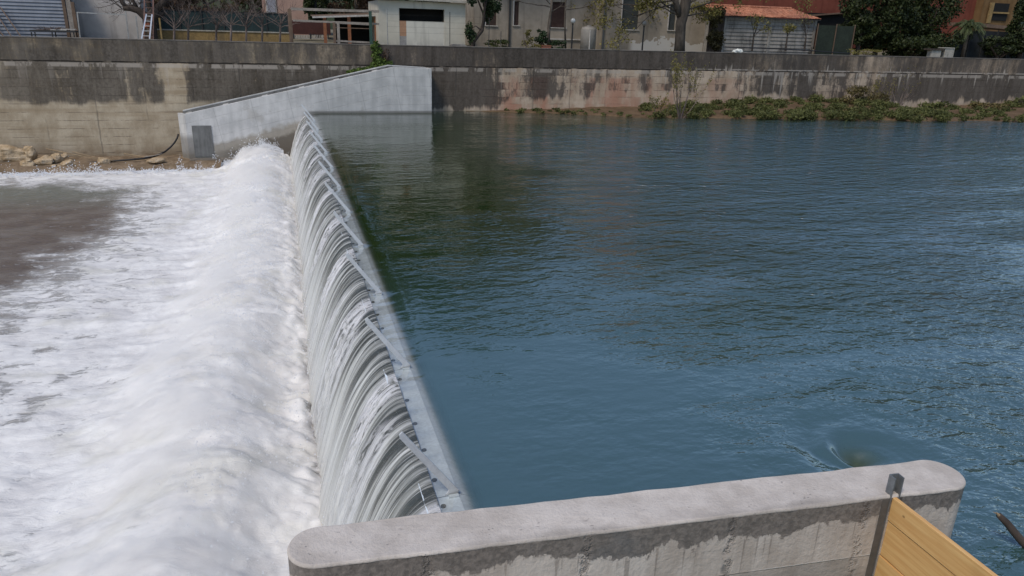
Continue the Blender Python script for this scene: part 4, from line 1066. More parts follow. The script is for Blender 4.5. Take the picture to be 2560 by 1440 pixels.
# far left background: pink house, brown thicket and dark conifers
Y = YW + 18
ph = thing('pink_house', 'pale pink house glimpsed behind the bare shrubs', 'house')
pbox(MB(), 655, 768, -90, 110, Y, 5).build('wall', M_pink, ph)
f_ = pbox(MB(), 664, 690, -20, 32, Y - .08, .1).build('window', M_sill, ph); pbox(MB(), 667, 687, -17, 30, Y - .12, .03).build('shutter', plain('pale_grey_shutter', (.30, .30, .33), .8), f_)
MB().box(X_(650, 0, Y) - .3, X_(772, 0, Y) + .3, Y - .4, Y + 5, Z_(700, -92, Y), Z_(700, -98, Y)).build('roof', M_tile, ph)
for i, (q, top_, w_, l, mt, Yb) in enumerate([(520, -40, 190, 'brown thicket of dry twiggy growth behind the netting fence', L_dry, 12), (420, -60, 120, 'brown dry tree behind the pruned tree', L_dry, 13), (790, -60, 56, 'narrow dark conifer left of the cream garage', L_dark, 13), (890, -50, 170, 'reddish brown hedge behind the timber fence', L_dry, 15)]):
    Yb += YW; x = X_(q, 30, Yb); w = X_(q + w_ / 2, 30, Yb) - x; zt = Z_(q, top_, Yb); zb_ = Z_(q, 62 if q != 890 else 46, Yb); zc_ = (zt + zb_) / 2; hh = (zt - zb_) / 2
    tree(['dry_thicket', 'dry_tree', 'conifer', 'brown_hedge'][i], l, ['thicket', 'tree', 'tree', 'hedge'][i], (x, Yb, GZ_), [(0, 0, 0), (.1, 0, 1.5), (0, 0, zc_ - GZ_)], .2, clumps(x, Yb, zc_, w, 1.6, hh, 26, 80 + i, .25, .42), 7000, .10 if i != 2 else .12, mt, 90 + i, shell=.1)

# --- timber rail fence, gate, pergola rails
Y = YW + .9
rf = thing('timber_rail_fence', 'grey timber rail fence with thick posts left of the cream garage', 'fence')
for q, w_, y0 in ((726, .24, 22),): x = X_(q, 60, Y); MB().box(x - w_ / 2, x + w_ / 2, Y, Y + .2, GZ_, Z_(q, y0, Y)).build('post', M_woodd, rf)
MB().bar(at(727, 22, 1, Y - .03), at(948, 29, 1, Y - .03), .06, .17).build('rail', M_woodg, rf); MB().bar(at(732, 51, 1, Y - .03), at(948, 60, 1, Y - .03), .06, .13).build('rail', M_woodg, rf)
wt = thing('timber_gate', 'grey timber gate frame hung in the rail fence', 'gate')
for q in (836, 846): x = X_(q, 80, Y - .1); MB().box(x - .09, x + .09, Y - .15, Y - .04, GZ_, Z_(q, 56, Y)).build('stile', M_woodg if q > 840 else M_woodd, wt)
MB().bar(at(838, 57, 1, Y - .1), at(930, 62, 1, Y - .1), .06, .09).build('rail', M_woodg, wt); MB().bar(at(838, 69, 1, Y - .1), at(930, 72, 1, Y - .1), .05, .05).build('rail', M_woodd, wt); MB().bar(at(838, 102, 1, Y - .1), at(935, 107, 1, Y - .1), .06, .12).build('rail', M_woodg, wt)
x = X_(927, 70, YW + .5); tag(MB().box(x - .1, x + .1, YW + .5, YW + .6, GZ_, Z_(927, 28, YW + .5)).build('green_post', M_gpost, bevel=.01), 'dark green post left of the cream garage', 'post')
Yc = YW + 4
cp = thing('lean_to_shelter', 'dark lean to shelter with a pale roof edge behind the timber gate', 'shelter')
MB().bar(at(781, 43, 1, Yc - .1), at(944, 38, 1, Yc - .1), .06, .12).build('roof_edge', M_sill, cp)
for q in (812, 873, 940): x = X_(q, 60, Yc); MB().box(x - .11, x + .11, Yc, Yc + .15, GZ_, Z_(q, 42, Yc)).build('post', M_rust, cp)
a = at(781, 42, 1, Yc); c = at(944, 37, 1, Yc)
MB().add([a, c, (c[0], Yc + 4, c[2] + .15), (a[0], Yc + 4, a[2] + .15)], [(0, 1, 2, 3)]).build('roof', M_woodd, cp)
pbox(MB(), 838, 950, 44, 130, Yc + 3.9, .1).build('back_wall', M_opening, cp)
mg = thing('maroon_gate', 'maroon sheet gate with a small pale picket strip at its foot', 'gate'); Yg = YW + 11
pbox(MB(), 731, 826, 52, 86, Yg, .06).build('panel', M_maroon, mg)
m_ = MB()
for q in np.linspace(733, 819, 22): x = X_(q, 90, Yg - .15); m_.box(x - .025, x + .025, Yg - .15, Yg - .10, Z_(q, 95, Yg), Z_(q, 87, Yg))
m_.build('pickets', M_sill, mg); pbox(MB(), 731, 821, 94.5, 98, Yg - .2, .2).build('base', M_cap, mg)
for q in (734, 776, 820): x = X_(q, 90, Yg - .15); MB().box(x - .05, x + .05, Yg - .22, Yg - .16, Z_(q, 97, Yg), Z_(q, 84, Yg)).build('post', M_iron, mg)

# --- cream garage
Y = YW + 2.4
gr = thing('cream_garage', 'cream block garage with a long dark opening high in its front', 'garage')
xa, xb = X_(946, 60, Y), X_(1163.5, 60, Y); zr_ = Z_(1100, 6, Y); zo0, zo1 = Z_(1055, 22, Y), Z_(1055, 53.5, Y); xo0, xo1 = X_(998, 38, Y), X_(1111, 38, Y)
m_ = MB(); m_.box(xa, xo0, Y, Y + .25, GZ_, zr_); m_.box(xo1, xb, Y, Y + .25, GZ_, zr_); m_.box(xo0, xo1, Y, Y + .25, zo0, zr_)
m_.box(xb - .25, xb, Y + .25, Y + 6, GZ_, zr_); m_.box(xa, xa + .25, Y + .25, Y + 6, GZ_, zr_); m_.box(xa + .25, xb - .25, Y + 5.7, Y + 6, GZ_, zr_); m_.build('wall', M_cream, gr)
xbk = X_(1016, 80, Y); zg = Z_(1007, 90, Y)
MB().box(xbk, xo1, Y + .04, Y + .22, GZ_, zo1).build('infill_panel', M_cream2, gr); MB().box(xo0, xbk, Y + .03, Y + .2, zg, zo1).build('brick_patch', M_brick, gr); MB().box(xo0, xbk, Y + .035, Y + .2, GZ_, zg).build('block_patch', M_blockg, gr)
MB().box(xo0 - .05, xo1 + .05, Y + 1.2, Y + 1.3, zo1 - .1, zo0 + .1).build('opening', M_opening, gr)
MB().add([(xa - .3, Y - .45, zr_ + .10), (X_(1187, 10, Y), Y - .45, zr_ + .0), (X_(1187, 10, Y), Y + 6.4, zr_ + .35), (xa - .3, Y + 6.4, zr_ + .45)] + [(xa - .3, Y - .45, zr_ + .24), (X_(1187, 10, Y), Y - .45, zr_ + .14), (X_(1187, 10, Y), Y + 6.4, zr_ + .5), (xa - .3, Y + 6.4, zr_ + .6)],
         [(0, 3, 2, 1), (4, 5, 6, 7), (0, 1, 5, 4), (1, 2, 6, 5), (2, 3, 7, 6), (3, 0, 4, 7)]).build('roof', M_cap, gr)

# wire fence posts on the wall
for q, y0, l in ((969, 22, 'thin fence post in front of the cream garage left corner'), (1125, 30, 'thin fence post in front of the cream garage right part'), (1223, 45, 'thin iron post right of the evergreen tree'), (1253, 78, 'short iron stub post before the grey house')):
    x = X_(q, 80, YW + .5); o = MB().cyl(x, YW + .55, GZ_, Z_(q, y0, YW + .55), .035 if q < 1000 else .025, 6).build('fence_post', M_iron2 if q < 1000 else M_iron); tag(o, l, 'post', 'posts of the wire fence')
wr = MB(); 
for y in (36, 52, 66, 80): wr.bar(at(969, y, 1, YW + .5), at(1223, y + 8, 1, YW + .5), .008, .008)
tag(wr.build('wire_strands', M_iron), 'thin wire strands strung between the posts before the cream garage', 'wire')
hb = thing('stone_pile', 'low pile of flat slabs on the wall top by the garage', 'slabs')
for i in range(4): x = X_(1122 + i * 3, 112, YW + .9); MB().box(x, x + 1.5 - .2 * i, YW + .8, YW + 1.3, 4.38 + i * .06, 4.435 + i * .06).build('slab', M_conc, hb)

# --- evergreen right of the garage
Yb = YW + 2.0; xc = X_(1208, 30, Yb); zc_ = Z_(1205, 10, Yb)
tree('evergreen_tree', 'glossy green evergreen tree with a dark slanting trunk beside the garage', 'tree', (X_(1178, 110, Yb), Yb, GZ_), [(0, 0, 0), (.15, 0, .9), (.8, 0, 1.7), (1.0, 0, 2.6)], .20,
     clumps(xc, Yb, zc_ + .9, 1.25, 1.2, 2.1, 22, 101, .26, .42) + [(*at(1180, 92, 1, Yb), (.35, .4, .6)), (*at(1172, 75, 1, Yb), (.3, .4, .6))], 6500, .10, L_ever, 102, bmat=M_barkd, shell=.3)

# --- grey-beige house
Y1 = YW + 9; Y2 = YW + 7.2
xs1 = X_(1184, 60, Y1); xs2 = X_(1492, 60, Y1); xs3 = X_(1768, 60, Y2); xs2b = X_(1507, 60, Y2)
M_house = mat_render('grey_beige_render', (.235, .205, .165), (.325, .285, .235), patch=(X_(1570, 100, Y2), xs3 - .1))
hs = thing('grey_beige_house', 'big grey beige house with tall shuttered windows behind the wall', 'house')
holes1 = [(1215, 1241, 20, 63), (1285, 1297, 3, 63), (1375, 1414, 4, 68)]; holes2 = [(1555, 1597, -10, 73), (1673, 1690, 10, 75)]


def facade(holes, xa, xb, Y, z1, par, mat):
    xs = sorted([xa, xb] + [X_(h[i], 40, Y) for h in holes for i in (0, 1)]); m_ = MB()
    hz = [(X_(h[0], 40, Y), X_(h[1], 40, Y), Z_(h[0], h[3], Y), Z_(h[0], h[2], Y)) for h in holes]
    for a, b_ in zip(xs[:-1], xs[1:]):
        hit = [q for q in hz if abs(q[0] - a) < 1e-6]
        if hit: m_.box(a, b_, Y, Y + .3, GZ_, hit[0][2]); m_.box(a, b_, Y, Y + .3, hit[0][3], z1)
        else: m_.box(a, b_, Y, Y + .3, GZ_, z1)
    m_.build('wall', mat, par); return hz


for holes, xa, xb, Y in ((holes1, xs1, xs2, Y1), (holes2, xs2b, xs3, Y2)):
    for i, (a, b_, z0, z1) in enumerate(facade(holes, xa, xb, Y, 12.5, hs, M_house)):
        mt = M_shut if Y == Y1 else M_shutg
        w_ = MB(); n_ = int((z1 - z0) / .09)
        for k_ in range(n_): z = z0 + (z1 - z0) * k_ / n_; w_.add([(a, Y + .14, z), (b_, Y + .14, z), (b_, Y + .11, z + .06), (a, Y + .11, z + .06), (b_, Y + .14, z + .09), (a, Y + .14, z + .09)], [(0, 1, 2, 3), (3, 2, 4, 5)])
        sw = w_.build('shutter', mt, hs, recalc=False)
        MB().box(a - .12, b_ + .12, Y - .10, Y - .003, z0 - .07, z0 - .002).build('sill', M_sill, hs)
        MB().box(a - .09, a - .002, Y - .03, Y - .004, z0, z1 + .1).build('jamb', M_sill, hs)
MB().box(xs1, xs1 + .3, Y1 + .3, Y1 + 9, GZ_, 12.5).build('side_wall', M_house, hs); MB().box(xs3 - .3, xs3, Y2 + .3, Y1 + 9, GZ_, 12.5).build('side_wall', M_house, hs); MB().box(xs2b - .01, xs2b + .28, Y2 + .302, Y1 + .3, GZ_, 12.5).build('side_wall', M_house, hs)
MB().box(xs1 - .5, xs3 + .5, Y2 - .6, Y1 + 9.5, 12.5, 12.8).build('roof', M_tile, hs)
MB().box(X_(1366, 96, Y1), X_(1456, 96, Y1), Y1 - .12, Y1 - .003, Z_(1400, 99.5, Y1), Z_(1400, 96.5, Y1)).build('ledge', M_sill, hs)
for q, Yp in ((1273, Y1), (1490, Y1)): x = X_(q, 60, Yp); MB().cyl(x, Yp - .09, GZ_, 12.4, .085, 8).build('downpipe', M_iron, hs)
x = X_(1507, 60, Y2); MB().cyl(x + .05, Y2 - .09, GZ_, 12.4, .07, 8).build('downpipe', plain('grey_downpipe', (.08, .085, .09), .6), hs)

tk = thing('water_tank', 'tall rounded grey water tank against the house', 'tank'); Yk = YW + 6; x = X_(1471, 90, Yk); rk = X_(1489, 90, Yk) - x; zk_ = Z_(1471, 66, Yk)
MB().tube([(x, Yk, GZ_), (x, Yk, zk_ - .25), (x, Yk, zk_ - .1), (x, Yk, zk_)], [rk, rk, rk * .9, rk * .45], 24).build('shell', M_tank, tk, smooth=True); MB().tube([(x, Yk, zk_ - .01), (x, Yk, zk_ + .09)], [rk * .3, rk * .28], 14).build('lid', M_tank, tk)
MB().tube([(x - rk * .2, Yk - rk, GZ_), (x - rk * .2, Yk - rk, zk_ - .3)], [.05, .05], 6).build('seam', M_sill, tk)
for q, y0, l, gm in ((1431, 52, 'garden lamp with a pale globe left of the water tank', M_globe), (1609, 58, 'garden lamp with a dull globe right of the downpipes', M_tank)):
    t = thing('garden_lamp', l, 'lamp', group='globe lamps in the garden'); Yk = YW + 3.5; x = X_(q, 80, Yk); z = Z_(q, y0, Yk)
    MB().tube([(x, Yk, GZ_), (x, Yk, z - .28), (x, Yk, z - .2)], [.075, .06, .10], 8).build('post', M_iron, t)
    bm = bmesh.new(); bmesh.ops.create_uvsphere(bm, u_segments=16, v_segments=10, radius=.19); me = bpy.data.meshes.new('globe'); bm.to_mesh(me); bm.free(); me.materials.append(gm); o = bpy.data.objects.new('globe', me); C.objects.link(o); o.parent = t; o.location = (x, Yk, z)

# garden shrubs before the house
for i, (q, y, w_, h_, l, mt, n_) in enumerate([(1355, 110, 34, 36, 'round bright green shrub before the brown shuttered window', L_ever, 1400), (1392, 124, 44, 22, 'fern like low plant right of the round shrub', L_ever, 700), (1318, 122, 30, 44, 'pale dry twiggy plant left of the round shrub', L_yel, 350), (1240, 122, 60, 24, 'low green weeds at the foot of the house left end', L_bank, 800), (1345, 124, 40, 12, 'small yellowish plant low on the wall top', L_yel, 300)]):
    bush(q, y, w_, h_, YW + 1.8 + .3 * i, l, n_, mt, 130 + i, 'garden_shrub', 'shrubs before the grey beige house', .08, 5)
fp = thing('flower_trough', 'small terracotta trough between the garden shrubs', 'planter'); pbox(MB(), 1357, 1378, 114, 122, YW + 1.2, .35).build('trough', plain('dull_terracotta', (.22, .085, .055), .9), fp, bevel=.02); pbox(MB(), 1356, 1379, 113, 114.5, YW + 1.18, .38).build('rim', M_rust, fp)

# --- slender tree and plane tree
Yb = YW + 2.6; tips = []
tA = thing('slender_tree', 'slender nearly bare tree before the brown shuttered window', 'tree'); m_ = MB(); g_ = random.Random(17)
A = lambda x, y: Vector(at(x, y, 1, Yb))
m_.tube([A(1370, 130), A(1372, 70), A(1378, 20), A(1382, -40)], [.15, .13, .11, .08], 8)
m_.tube([A(1414, 125), A(1412, 60), A(1414, 10), A(1420, -40)], [.08, .07, .06, .05], 6)
for a, b_ in (((1378, 18), (1310, 5)), ((1378, 12), (1345, -20)), ((1414, 24), (1470, 10)), ((1380, 0), (1440, -15)), ((1376, 30), (1405, 20))):
    p_ = A(*a); q = A(*b_); branches(m_, p_, q - p_, (q - p_).length, .05, 3, g_, .4, 3, .05, tips)
m_.build('trunk', M_bark, tA, smooth=True)
V, Fq = leaf_cloud([(*q, .3) for q in tips[::3]], 260, .075, 19, .6, shell=.1); np_mesh('crown', V, Fq, L_yel, tA)

pT = thing('plane_tree', 'thick trunked tree with sparse yellowing leaves before the house', 'tree'); m_ = MB(); tips = []; g_ = random.Random(23); Yb = YW + 1.6
m_.tube([A(1698, 140), A(1700, 100), A(1702, 60), A(1712, 20), A(1722, -40)], [.46, .40, .40, .42, .36], 12)
m_.tube([A(1700, 40), A(1690, 10), A(1684, -40)], [.28, .24, .2], 9)
for a, b_ in (((1695, 30), (1600, 10)), ((1700, 20), (1640, -40)), ((1712, 25), (1790, 10)), ((1715, 10), (1830, -30)), ((1690, 35), (1655, 20)), ((1690, 0), (1560, -10)), ((1712, 40), (1760, 45)), ((1720, 0), (1900, -10)), ((1690, 10), (1600, 40))):
    p_ = A(*a); q = A(*b_) + Vector((0, g_.uniform(-1, 1), 0)); branches(m_, p_, q - p_, (q - p_).length, .07, 3, g_, .38, 3, -.02, tips)
m_.build('trunk', bark('plane_tree_bark', (.075, .062, .05)), pT, smooth=True)
V, Fq = leaf_cloud([(*q, .5) for q in tips], 6500, .095, 29, .7, shell=.1); np_mesh('crown', V, Fq, L_yel, pT)

# --- tiled shed
Y = YW + 4.2
ts = thing('tiled_shed', 'shed of grey concrete slabs under a red tiled roof', 'shed')
xa, xb = X_(1808, 80, Y), X_(2037, 90, Y); ze = Z_(1925, 46, Y); m_ = MB(); zz = np.linspace(GZ_, ze, 12)
for i in range(11): m_.add([(xa, Y + .05, zz[i]), (xb, Y + .05, zz[i]), (xb, Y - .02, zz[i] + .04), (xa, Y - .02, zz[i] + .04), (xb, Y + .045, zz[i + 1]), (xa, Y + .045, zz[i + 1])], [(0, 1, 2, 3), (3, 2, 4, 5)])
m_.build('wall', M_conc, ts, recalc=False)
MB().box(xa, xa + .15, Y + .122, Y + 4.5, GZ_, ze).build('side_wall', M_conc, ts); MB().box(xb - .15, xb, Y + .122, Y + 4.5, GZ_, ze).build('side_wall', M_conc, ts)
for q in (1809, 1924, 2035): x = X_(q, 80, Y); MB().box(x - .12, x + .12, Y - .06, Y - .003, GZ_, ze - .01).build('post', M_conc, ts)
x0, x1 = X_(1806, 42, Y - .4), X_(2052, 48, Y - .4); nc = 150; nrow = 34
ux = np.linspace(0, 1, nc * 4); vv = np.linspace(0, 1, nrow * 2)
UX, VV = np.meshgrid(ux, vv, indexing='ij')
RX = x0 - .25 + UX * (x1 - x0 + .3) - VV * 0
zr0, zr1 = Z_(1925, 45, Y - .4) + .05, Z_(1915, 19.5, Y + 2.3)
row = VV * 9; RZ = zr0 + (zr1 - zr0) * VV + .05 * np.abs(np.sin(UX * math.pi * nc / 2.4)) - .035 * (row - np.floor(row)) + .05 * fbm(UX * 9, VV * 4, 3)
RY = Y - .42 + VV * 2.75
hip = sst(UX, .90, 1.0) * VV; RX = RX - hip * 1.2
np_mesh('roof', np.stack([RX, RY, RZ], -1).reshape(-1, 3), grid_faces(nc * 4, nrow * 2), M_tile, ts, smooth=False)
m_ = MB(); m_.add([(x0 - .2, Y + 2.3, zr1 - .02), (x1 - 1.1, Y + 2.3, zr1 - .02), (x1 - 1.1, Y + 4.8, ze), (x0 - .2, Y + 4.8, ze)], [(0, 1, 2, 3)]); m_.build('rear_roof', M_tile, ts)
MB().bar((x0, Y - .38, zr0 - .08), (x1, Y - .38, zr0 - .08), .1, .06).build('gutter', M_iron, ts)
MB().tube([(x0 - .2, Y + 2.32, zr1 + .03), (x1 - 1.2, Y + 2.32, zr1 + .03)], .11, 8).build('ridge', M_tile, ts)
iv2 = thing('ivy_thicket', 'dark leafy creeper covering the left end of the tiled shed', 'creeper')
bl = [(*at(random.uniform(1772, 1806), random.uniform(20, 132), 1, Y - .5), random.uniform(.2, .42)) for _ in range(34)]
V, Fq = leaf_cloud(bl, 1500, .10, 33, .7, shell=.1); np_mesh('foliage', V, Fq, leafmat('olive_creeper_leaves', (.02, .018, .010), (.085, .075, .03)), iv2)
m_ = MB()
for _ in range(7): x = X_(random.uniform(1775, 1803), 100, Y - .4); m_.tube([(x, Y - .35, GZ_), (x + .1, Y - .35, 5.5), (x + random.uniform(-.2, .2), Y - .35, 7.0)], [.05, .04, .02], 5)
m_.box(X_(1770, 80, Y), X_(1807, 80, Y), Y - .12, Y - .02, GZ_, Z_(1790, 30, Y)); m_.build('stems', M_barkd, iv2)
for i, (q, y0, l) in enumerate([(1884, 58, 'small crooked tree with yellow leaves before the tiled shed'), (1968, 82, 'small pale yellow sapling before the right half of the tiled shed'), (2015, 70, 'bare thin sapling at the right end of the tiled shed')]):
    t = thing('young_tree', l, 'sapling', group='young trees before the tiled shed'); m_ = MB(); tips = []; g_ = random.Random(140 + i); Yb = YW + 1.3
    p0 = Vector(at(q - 4, 128, 1, Yb)); p1 = Vector(at(q, 92, 1, Yb)); m_.tube([p0, p1], [.08, .06], 6)
    for _ in range(4): branches(m_, p1, Vector((g_.gauss(.15, .4), 0, 1)), .9 if i != 1 else .5, .035, 2, g_, .4, 3, .1, tips)
    m_.build('trunk', M_barkd, t); V, Fq = leaf_cloud([(*w, .22) for w in tips], [260, 300, 30][i], .08, 150 + i, .6, shell=.1); np_mesh('crown', V, Fq, L_yel, t)
bg = bpy.data.meshes.new('plastic_sheet'); bm = bmesh.new(); bmesh.ops.create_icosphere(bm, subdivisions=3, radius=1)
for v in bm.verts: v.co *= 1 + .5 * mnoise.noise(v.co * 2.1); v.co.x *= .42; v.co.y *= .3; v.co.z *= .17
bm.to_mesh(bg); bm.free(); bg.materials.append(M_bag); o = bpy.data.objects.new('plastic_sheet', bg); C.objects.link(o); o.location = at(1846, 119, 1, YW + .35); o.location.z = ZT + .10; tag(o, 'crumpled white plastic sheet on the wall top before the tiled shed', 'plastic sheet')
pz = MB(); pz.tube([at(x, y, 1, YW + .5) for x, y in ((1812, 117), (1850, 119), (1900, 120), (1960, 123), (2020, 126), (2070, 130), (2125, 134))], .05, 6)
tag(pz.build('black_hose', M_black, smooth=True), 'black hose lying along the wall top before the tiled shed', 'hose')

# --- net fence right of shed, red building, dark evergreens, palm, ochre house
Y = YW + 3.6
nf2 = thing('garden_net_fence', 'dark green net fence between the tiled shed and the evergreens', 'fence')
xa, xb = X_(2040, 95, Y), X_(2132, 95, Y); MB().box(xa, xb, Y, Y + .03, GZ_, Z_(2085, 64, Y)).build('netting', plain('dark_garden_net', (.02, .028, .02), .9, var=.35), nf2)
for x in (xa, (xa + xb) / 2, xb): MB().box(x - .03, x + .03, Y - .08, Y - .002, GZ_, Z_(2085, 60, Y)).build('post', M_woodd, nf2)
Y = YW + 17
rb = thing('rust_red_building', 'rust red rendered building behind the tiled shed', 'building')
pbox(MB(), 1800, 2452, -120, 120, Y, 8).build('wall', M_red, rb); MB().box(X_(1780, 0, Y), X_(2460, 0, Y), Y - .6, Y + 8.5, Z_(2100, -121, Y), Z_(2100, -126, Y)).build('roof', M_tile, rb)
pbox(MB(), 2020, 2140, 34, 75, Y - 1.6, 1.55).build('porch', M_opening, rb); a = at(2010, 40, 1, Y - 1.8); c = at(2140, 30, 1, Y - 1.8); MB().bar(a, c, .5, .12).build('porch_beam', M_woodd, rb)
f_ = pbox(MB(), 2126, 2134, -20, 32, Y - .12, .1).build('downpipe', M_maroon, rb)
Y = YW + 16
oh = thing('ochre_house', 'ochre house with a small porch glimpsed at the right end', 'house')
pbox(MB(), 2452, 2545, -60, 140, Y, 6).build('wall', M_ochre, oh); w_ = pbox(MB(), 2478, 2520, 8, 52, Y - .1, .12).build('window', M_opening, oh); pbox(MB(), 2474, 2524, 30, 34, Y - .25, .14).build('balcony_rail', M_yell, w_); pbox(MB(), 2474, 2482, 6, 58, Y - .4, .2).build('column', M_yell, oh)
MB().bar(at(2400, 60, 1, Y - 3), at(2545, 74, 1, Y - 3), 3.0, .35).build('porch_roof', M_woodd, oh)
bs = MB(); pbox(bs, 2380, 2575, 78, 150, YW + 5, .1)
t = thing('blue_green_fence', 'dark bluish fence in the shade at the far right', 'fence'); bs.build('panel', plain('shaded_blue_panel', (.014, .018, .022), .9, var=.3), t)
for q in np.linspace(2390, 2560, 6): x = X_(q, 100, YW + 4.9); MB().box(x - .05, x + .05, YW + 4.9, YW + 4.97, GZ_, Z_(q, 76, YW + 4.9)).build('post', M_iron, t)

for i, (q, y, w_, h_, Yb, l, n_) in enumerate([(2205, 30, 170, 210, 5.5, 'large dark evergreen tree right of the net fence', 14000), (2325, 35, 190, 220, 6.5, 'large dark evergreen tree left of the palm', 14000), (2150, 75, 60, 80, 4.5, 'small dark evergreen at the end of the net fence', 3500), (2565, 70, 60, 150, 3.5, 'dark evergreen cut by the right edge of the photo', 4000), (2275, 105, 270, 80, 4.4, 'dark low evergreen growth added for the shade under the two large evergreens', 8000), (2500, 112, 90, 46, 4.0, 'dark low bush added for the shade before the fence at right', 2500)]):  # the two low bushes are added to make the shaded bottom dark
    Yb += YW; x, _, z = at(q, y, 1, Yb); w = X_(q + w_ / 2, y, Yb) - x; h = (Z_(q, y - h_ / 2, Yb) - Z_(q, y + h_ / 2, Yb)) / 2
    tree('dark_evergreen', l, 'tree' if i < 4 else 'bush', (x, Yb, GZ_), [(0, 0, 0), (.1, 0, 1.0), (0, 0, 2.2)] if i < 4 else [(0, 0, 0), (.1, 0, .3), (0, 0, .6)], .25, clumps(x, Yb, z, w, min(w, 2.2), h, 26, 160 + i, .24, .44), n_, .13, L_dark, 170 + i, 'dark evergreens at the right', bmat=M_barkd, shell=.15)
pmt = thing('palm_tree', 'small palm with drooping grey green fronds right of the evergreens', 'palm'); Yb = YW + 4.2; cpx = Vector(at(2424, 62, 1, Yb)); m_ = MB(); m_.tube([(cpx.x, Yb, GZ_), (cpx.x, Yb, cpx.z)], [.2, .16], 9); m_.build('trunk', M_bark, pmt, smooth=True)
fr_ = MB(); g_ = random.Random(44)
for k_ in range(54):
    a = 2 * math.pi * k_ / 27 + g_.uniform(-.1, .1); el = g_.uniform(-.2, 1.2); L = g_.uniform(1.2, 1.9); pts = [cpx + Vector((math.cos(a) * math.cos(el), math.sin(a) * math.cos(el), math.sin(el))) * L * t - Vector((0, 0, 1.0 * t * t * L * .7)) for t in np.linspace(0, 1, 8)]
    for i in range(7):
        d = (pts[i + 1] - pts[i]); s_ = d.cross(Vector((0, 0, 1)));
        if s_.length < 1e-4: continue
        s_.normalize()
        for sg in (-1, 1):
            for j in range(2):
                p_ = pts[i] + d * j * .5; e = p_ + s_ * sg * .42 * (1 - .09 * i) + d * .9 - Vector((0, 0, .16)); fr_.add([p_, p_ + d * .5, e], [(0, 1, 2)])
fr_.build('fronds', L_palm, pmt, recalc=False)
bb = thing('stone_planter', 'pale stone block planter on the wall top at right', 'planter'); pbox(MB(), 2362, 2385, 119, 146, YW + 1.0, .6).build('block', M_cap, bb, bevel=.03); pbox(MB(), 2361, 2386, 119, 121, YW + .95, .7).build('rim', M_cap, bb)
bx_ = thing('white_crate', 'whitish crate left of the stone planter on the wall top', 'crate'); pbox(MB(), 2328, 2352, 126, 146, YW + 1.0, .5).build('body', M_cap, bx_, bevel=.02); pbox(MB(), 2325, 2362, 122, 125.5, YW + .9, .7).build('lid', M_barkd, bx_)
bush(2160, 136, 70, 16, YW + 1.2, 'pale dry grass tuft on the wall top before the evergreens', 500, L_yel, 190, 'dry_grass_tuft', None, .07, 10, 'grass tuft')

# tall trees standing behind the houses; they rise above the photo and show in the water
for i, (x, Yb, h, w, l) in enumerate([(-14, 27, 18, 6.5, 'tall dark tree behind the plaster house'), (-3, 24, 22, 6.5, 'tall dark tree behind the pink house'), (7, 24, 25, 6.8, 'tall dark tree directly behind the cream garage'), (16.5, 29, 25, 7, 'tall dark tree behind the left half of the grey beige house'), (26, 31, 20, 6.5, 'tall dark tree behind the middle of the grey beige house'), (-28, 24, 15, 7, 'tall dark tree behind the blue grey shed'), (34, 30, 15, 6.5, 'tall dark tree behind the right half of the grey beige house'), (50, 30, 14, 7, 'tall dark tree behind the rust red building')]):
    Yb += YW
    tree('tall_tree', l, 'tree', (x, Yb, GZ_), [(0, 0, 0), (.2, 0, 3), (0, .1, 6), (.1, 0, h * .7)], .42, clumps(x, Yb, GZ_ + h * .56, w, w * .8, h * .46, 44, 200 + i, .24, .40), 9500, .36, L_tall, 210 + i, 'tall trees behind the houses', limbs=9, bmat=M_barkd, shell=.2)

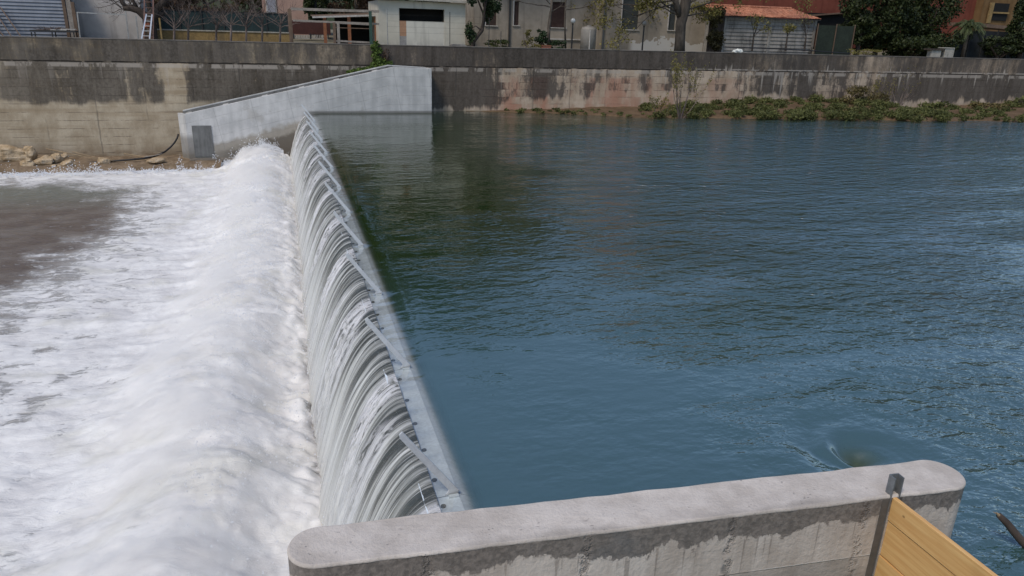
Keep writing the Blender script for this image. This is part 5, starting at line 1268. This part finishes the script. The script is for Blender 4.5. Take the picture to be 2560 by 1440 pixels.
# ================================================================== LIGHT, SKY, CAMERA
SUN_EL, SUN_AZ = 55, 232      # degrees; azimuth clockwise from +Y
wd = bpy.data.worlds.new('World'); S.world = wd; wd.use_nodes = True; nt = wd.node_tree; nt.nodes.clear()
wo = nt.nodes.new('ShaderNodeOutputWorld'); bgn = nt.nodes.new('ShaderNodeBackground'); sk = nt.nodes.new('ShaderNodeTexSky')
sk.sky_type = 'NISHITA'; sk.sun_disc = False; sk.sun_elevation = R(SUN_EL); sk.sun_rotation = R(SUN_AZ); sk.air_density = 1.0; sk.dust_density = .8; sk.ozone_density = 1.6; sk.altitude = 100
bgn.inputs[1].default_value = SKY_STRENGTH if 'SKY_STRENGTH' in globals() else .15
nt.links.new(sk.outputs[0], bgn.inputs[0]); nt.links.new(bgn.outputs[0], wo.inputs[0])
sd_ = bpy.data.lights.new('sun', 'SUN'); sd_.energy = 2.3; sd_.angle = R(14); sd_.color = (1, .89, .74)
so = bpy.data.objects.new('sun', sd_); C.objects.link(so)
sv = Vector((math.sin(R(SUN_AZ)) * math.cos(R(SUN_EL)), math.cos(R(SUN_AZ)) * math.cos(R(SUN_EL)), math.sin(R(SUN_EL))))
so.rotation_euler = (-sv).to_track_quat('-Z', 'Y').to_euler(); so.location = (0, -30, 40)

cd = bpy.data.cameras.new('camera'); co = bpy.data.objects.new('camera', cd); C.objects.link(co); S.camera = co
cd.sensor_fit = 'HORIZONTAL'; cd.sensor_width = 36; cd.lens = F * 36 / 2560; cd.clip_start = .05; cd.clip_end = 3000
rx, uy, bz = MC @ np.array([1, 0, 0.]), MC @ np.array([0, -1, 0.]), MC @ np.array([0, 0, -1.])
co.matrix_world = Matrix(((rx[0], uy[0], bz[0], CAM[0]), (rx[1], uy[1], bz[1], CAM[1]), (rx[2], uy[2], bz[2], CAM[2]), (0, 0, 0, 1)))

S.view_settings.view_transform = 'Standard'; S.view_settings.look = 'None'; S.view_settings.exposure = 0; S.view_settings.gamma = 1
S.render.resolution_x, S.render.resolution_y = 1024, 576
S.render.engine = 'CYCLES'
S.cycles.use_denoising = True
S.cycles.volume_bounces = 4; S.cycles.volume_step_rate = 4.0; S.cycles.volume_max_steps = 64
S.cycles.sample_clamp_indirect = 4; S.cycles.sample_clamp_direct = 1.3; S.cycles.max_bounces = 6; S.cycles.transparent_max_bounces = 8; S.cycles.caustics_reflective = False; S.cycles.caustics_refractive = False
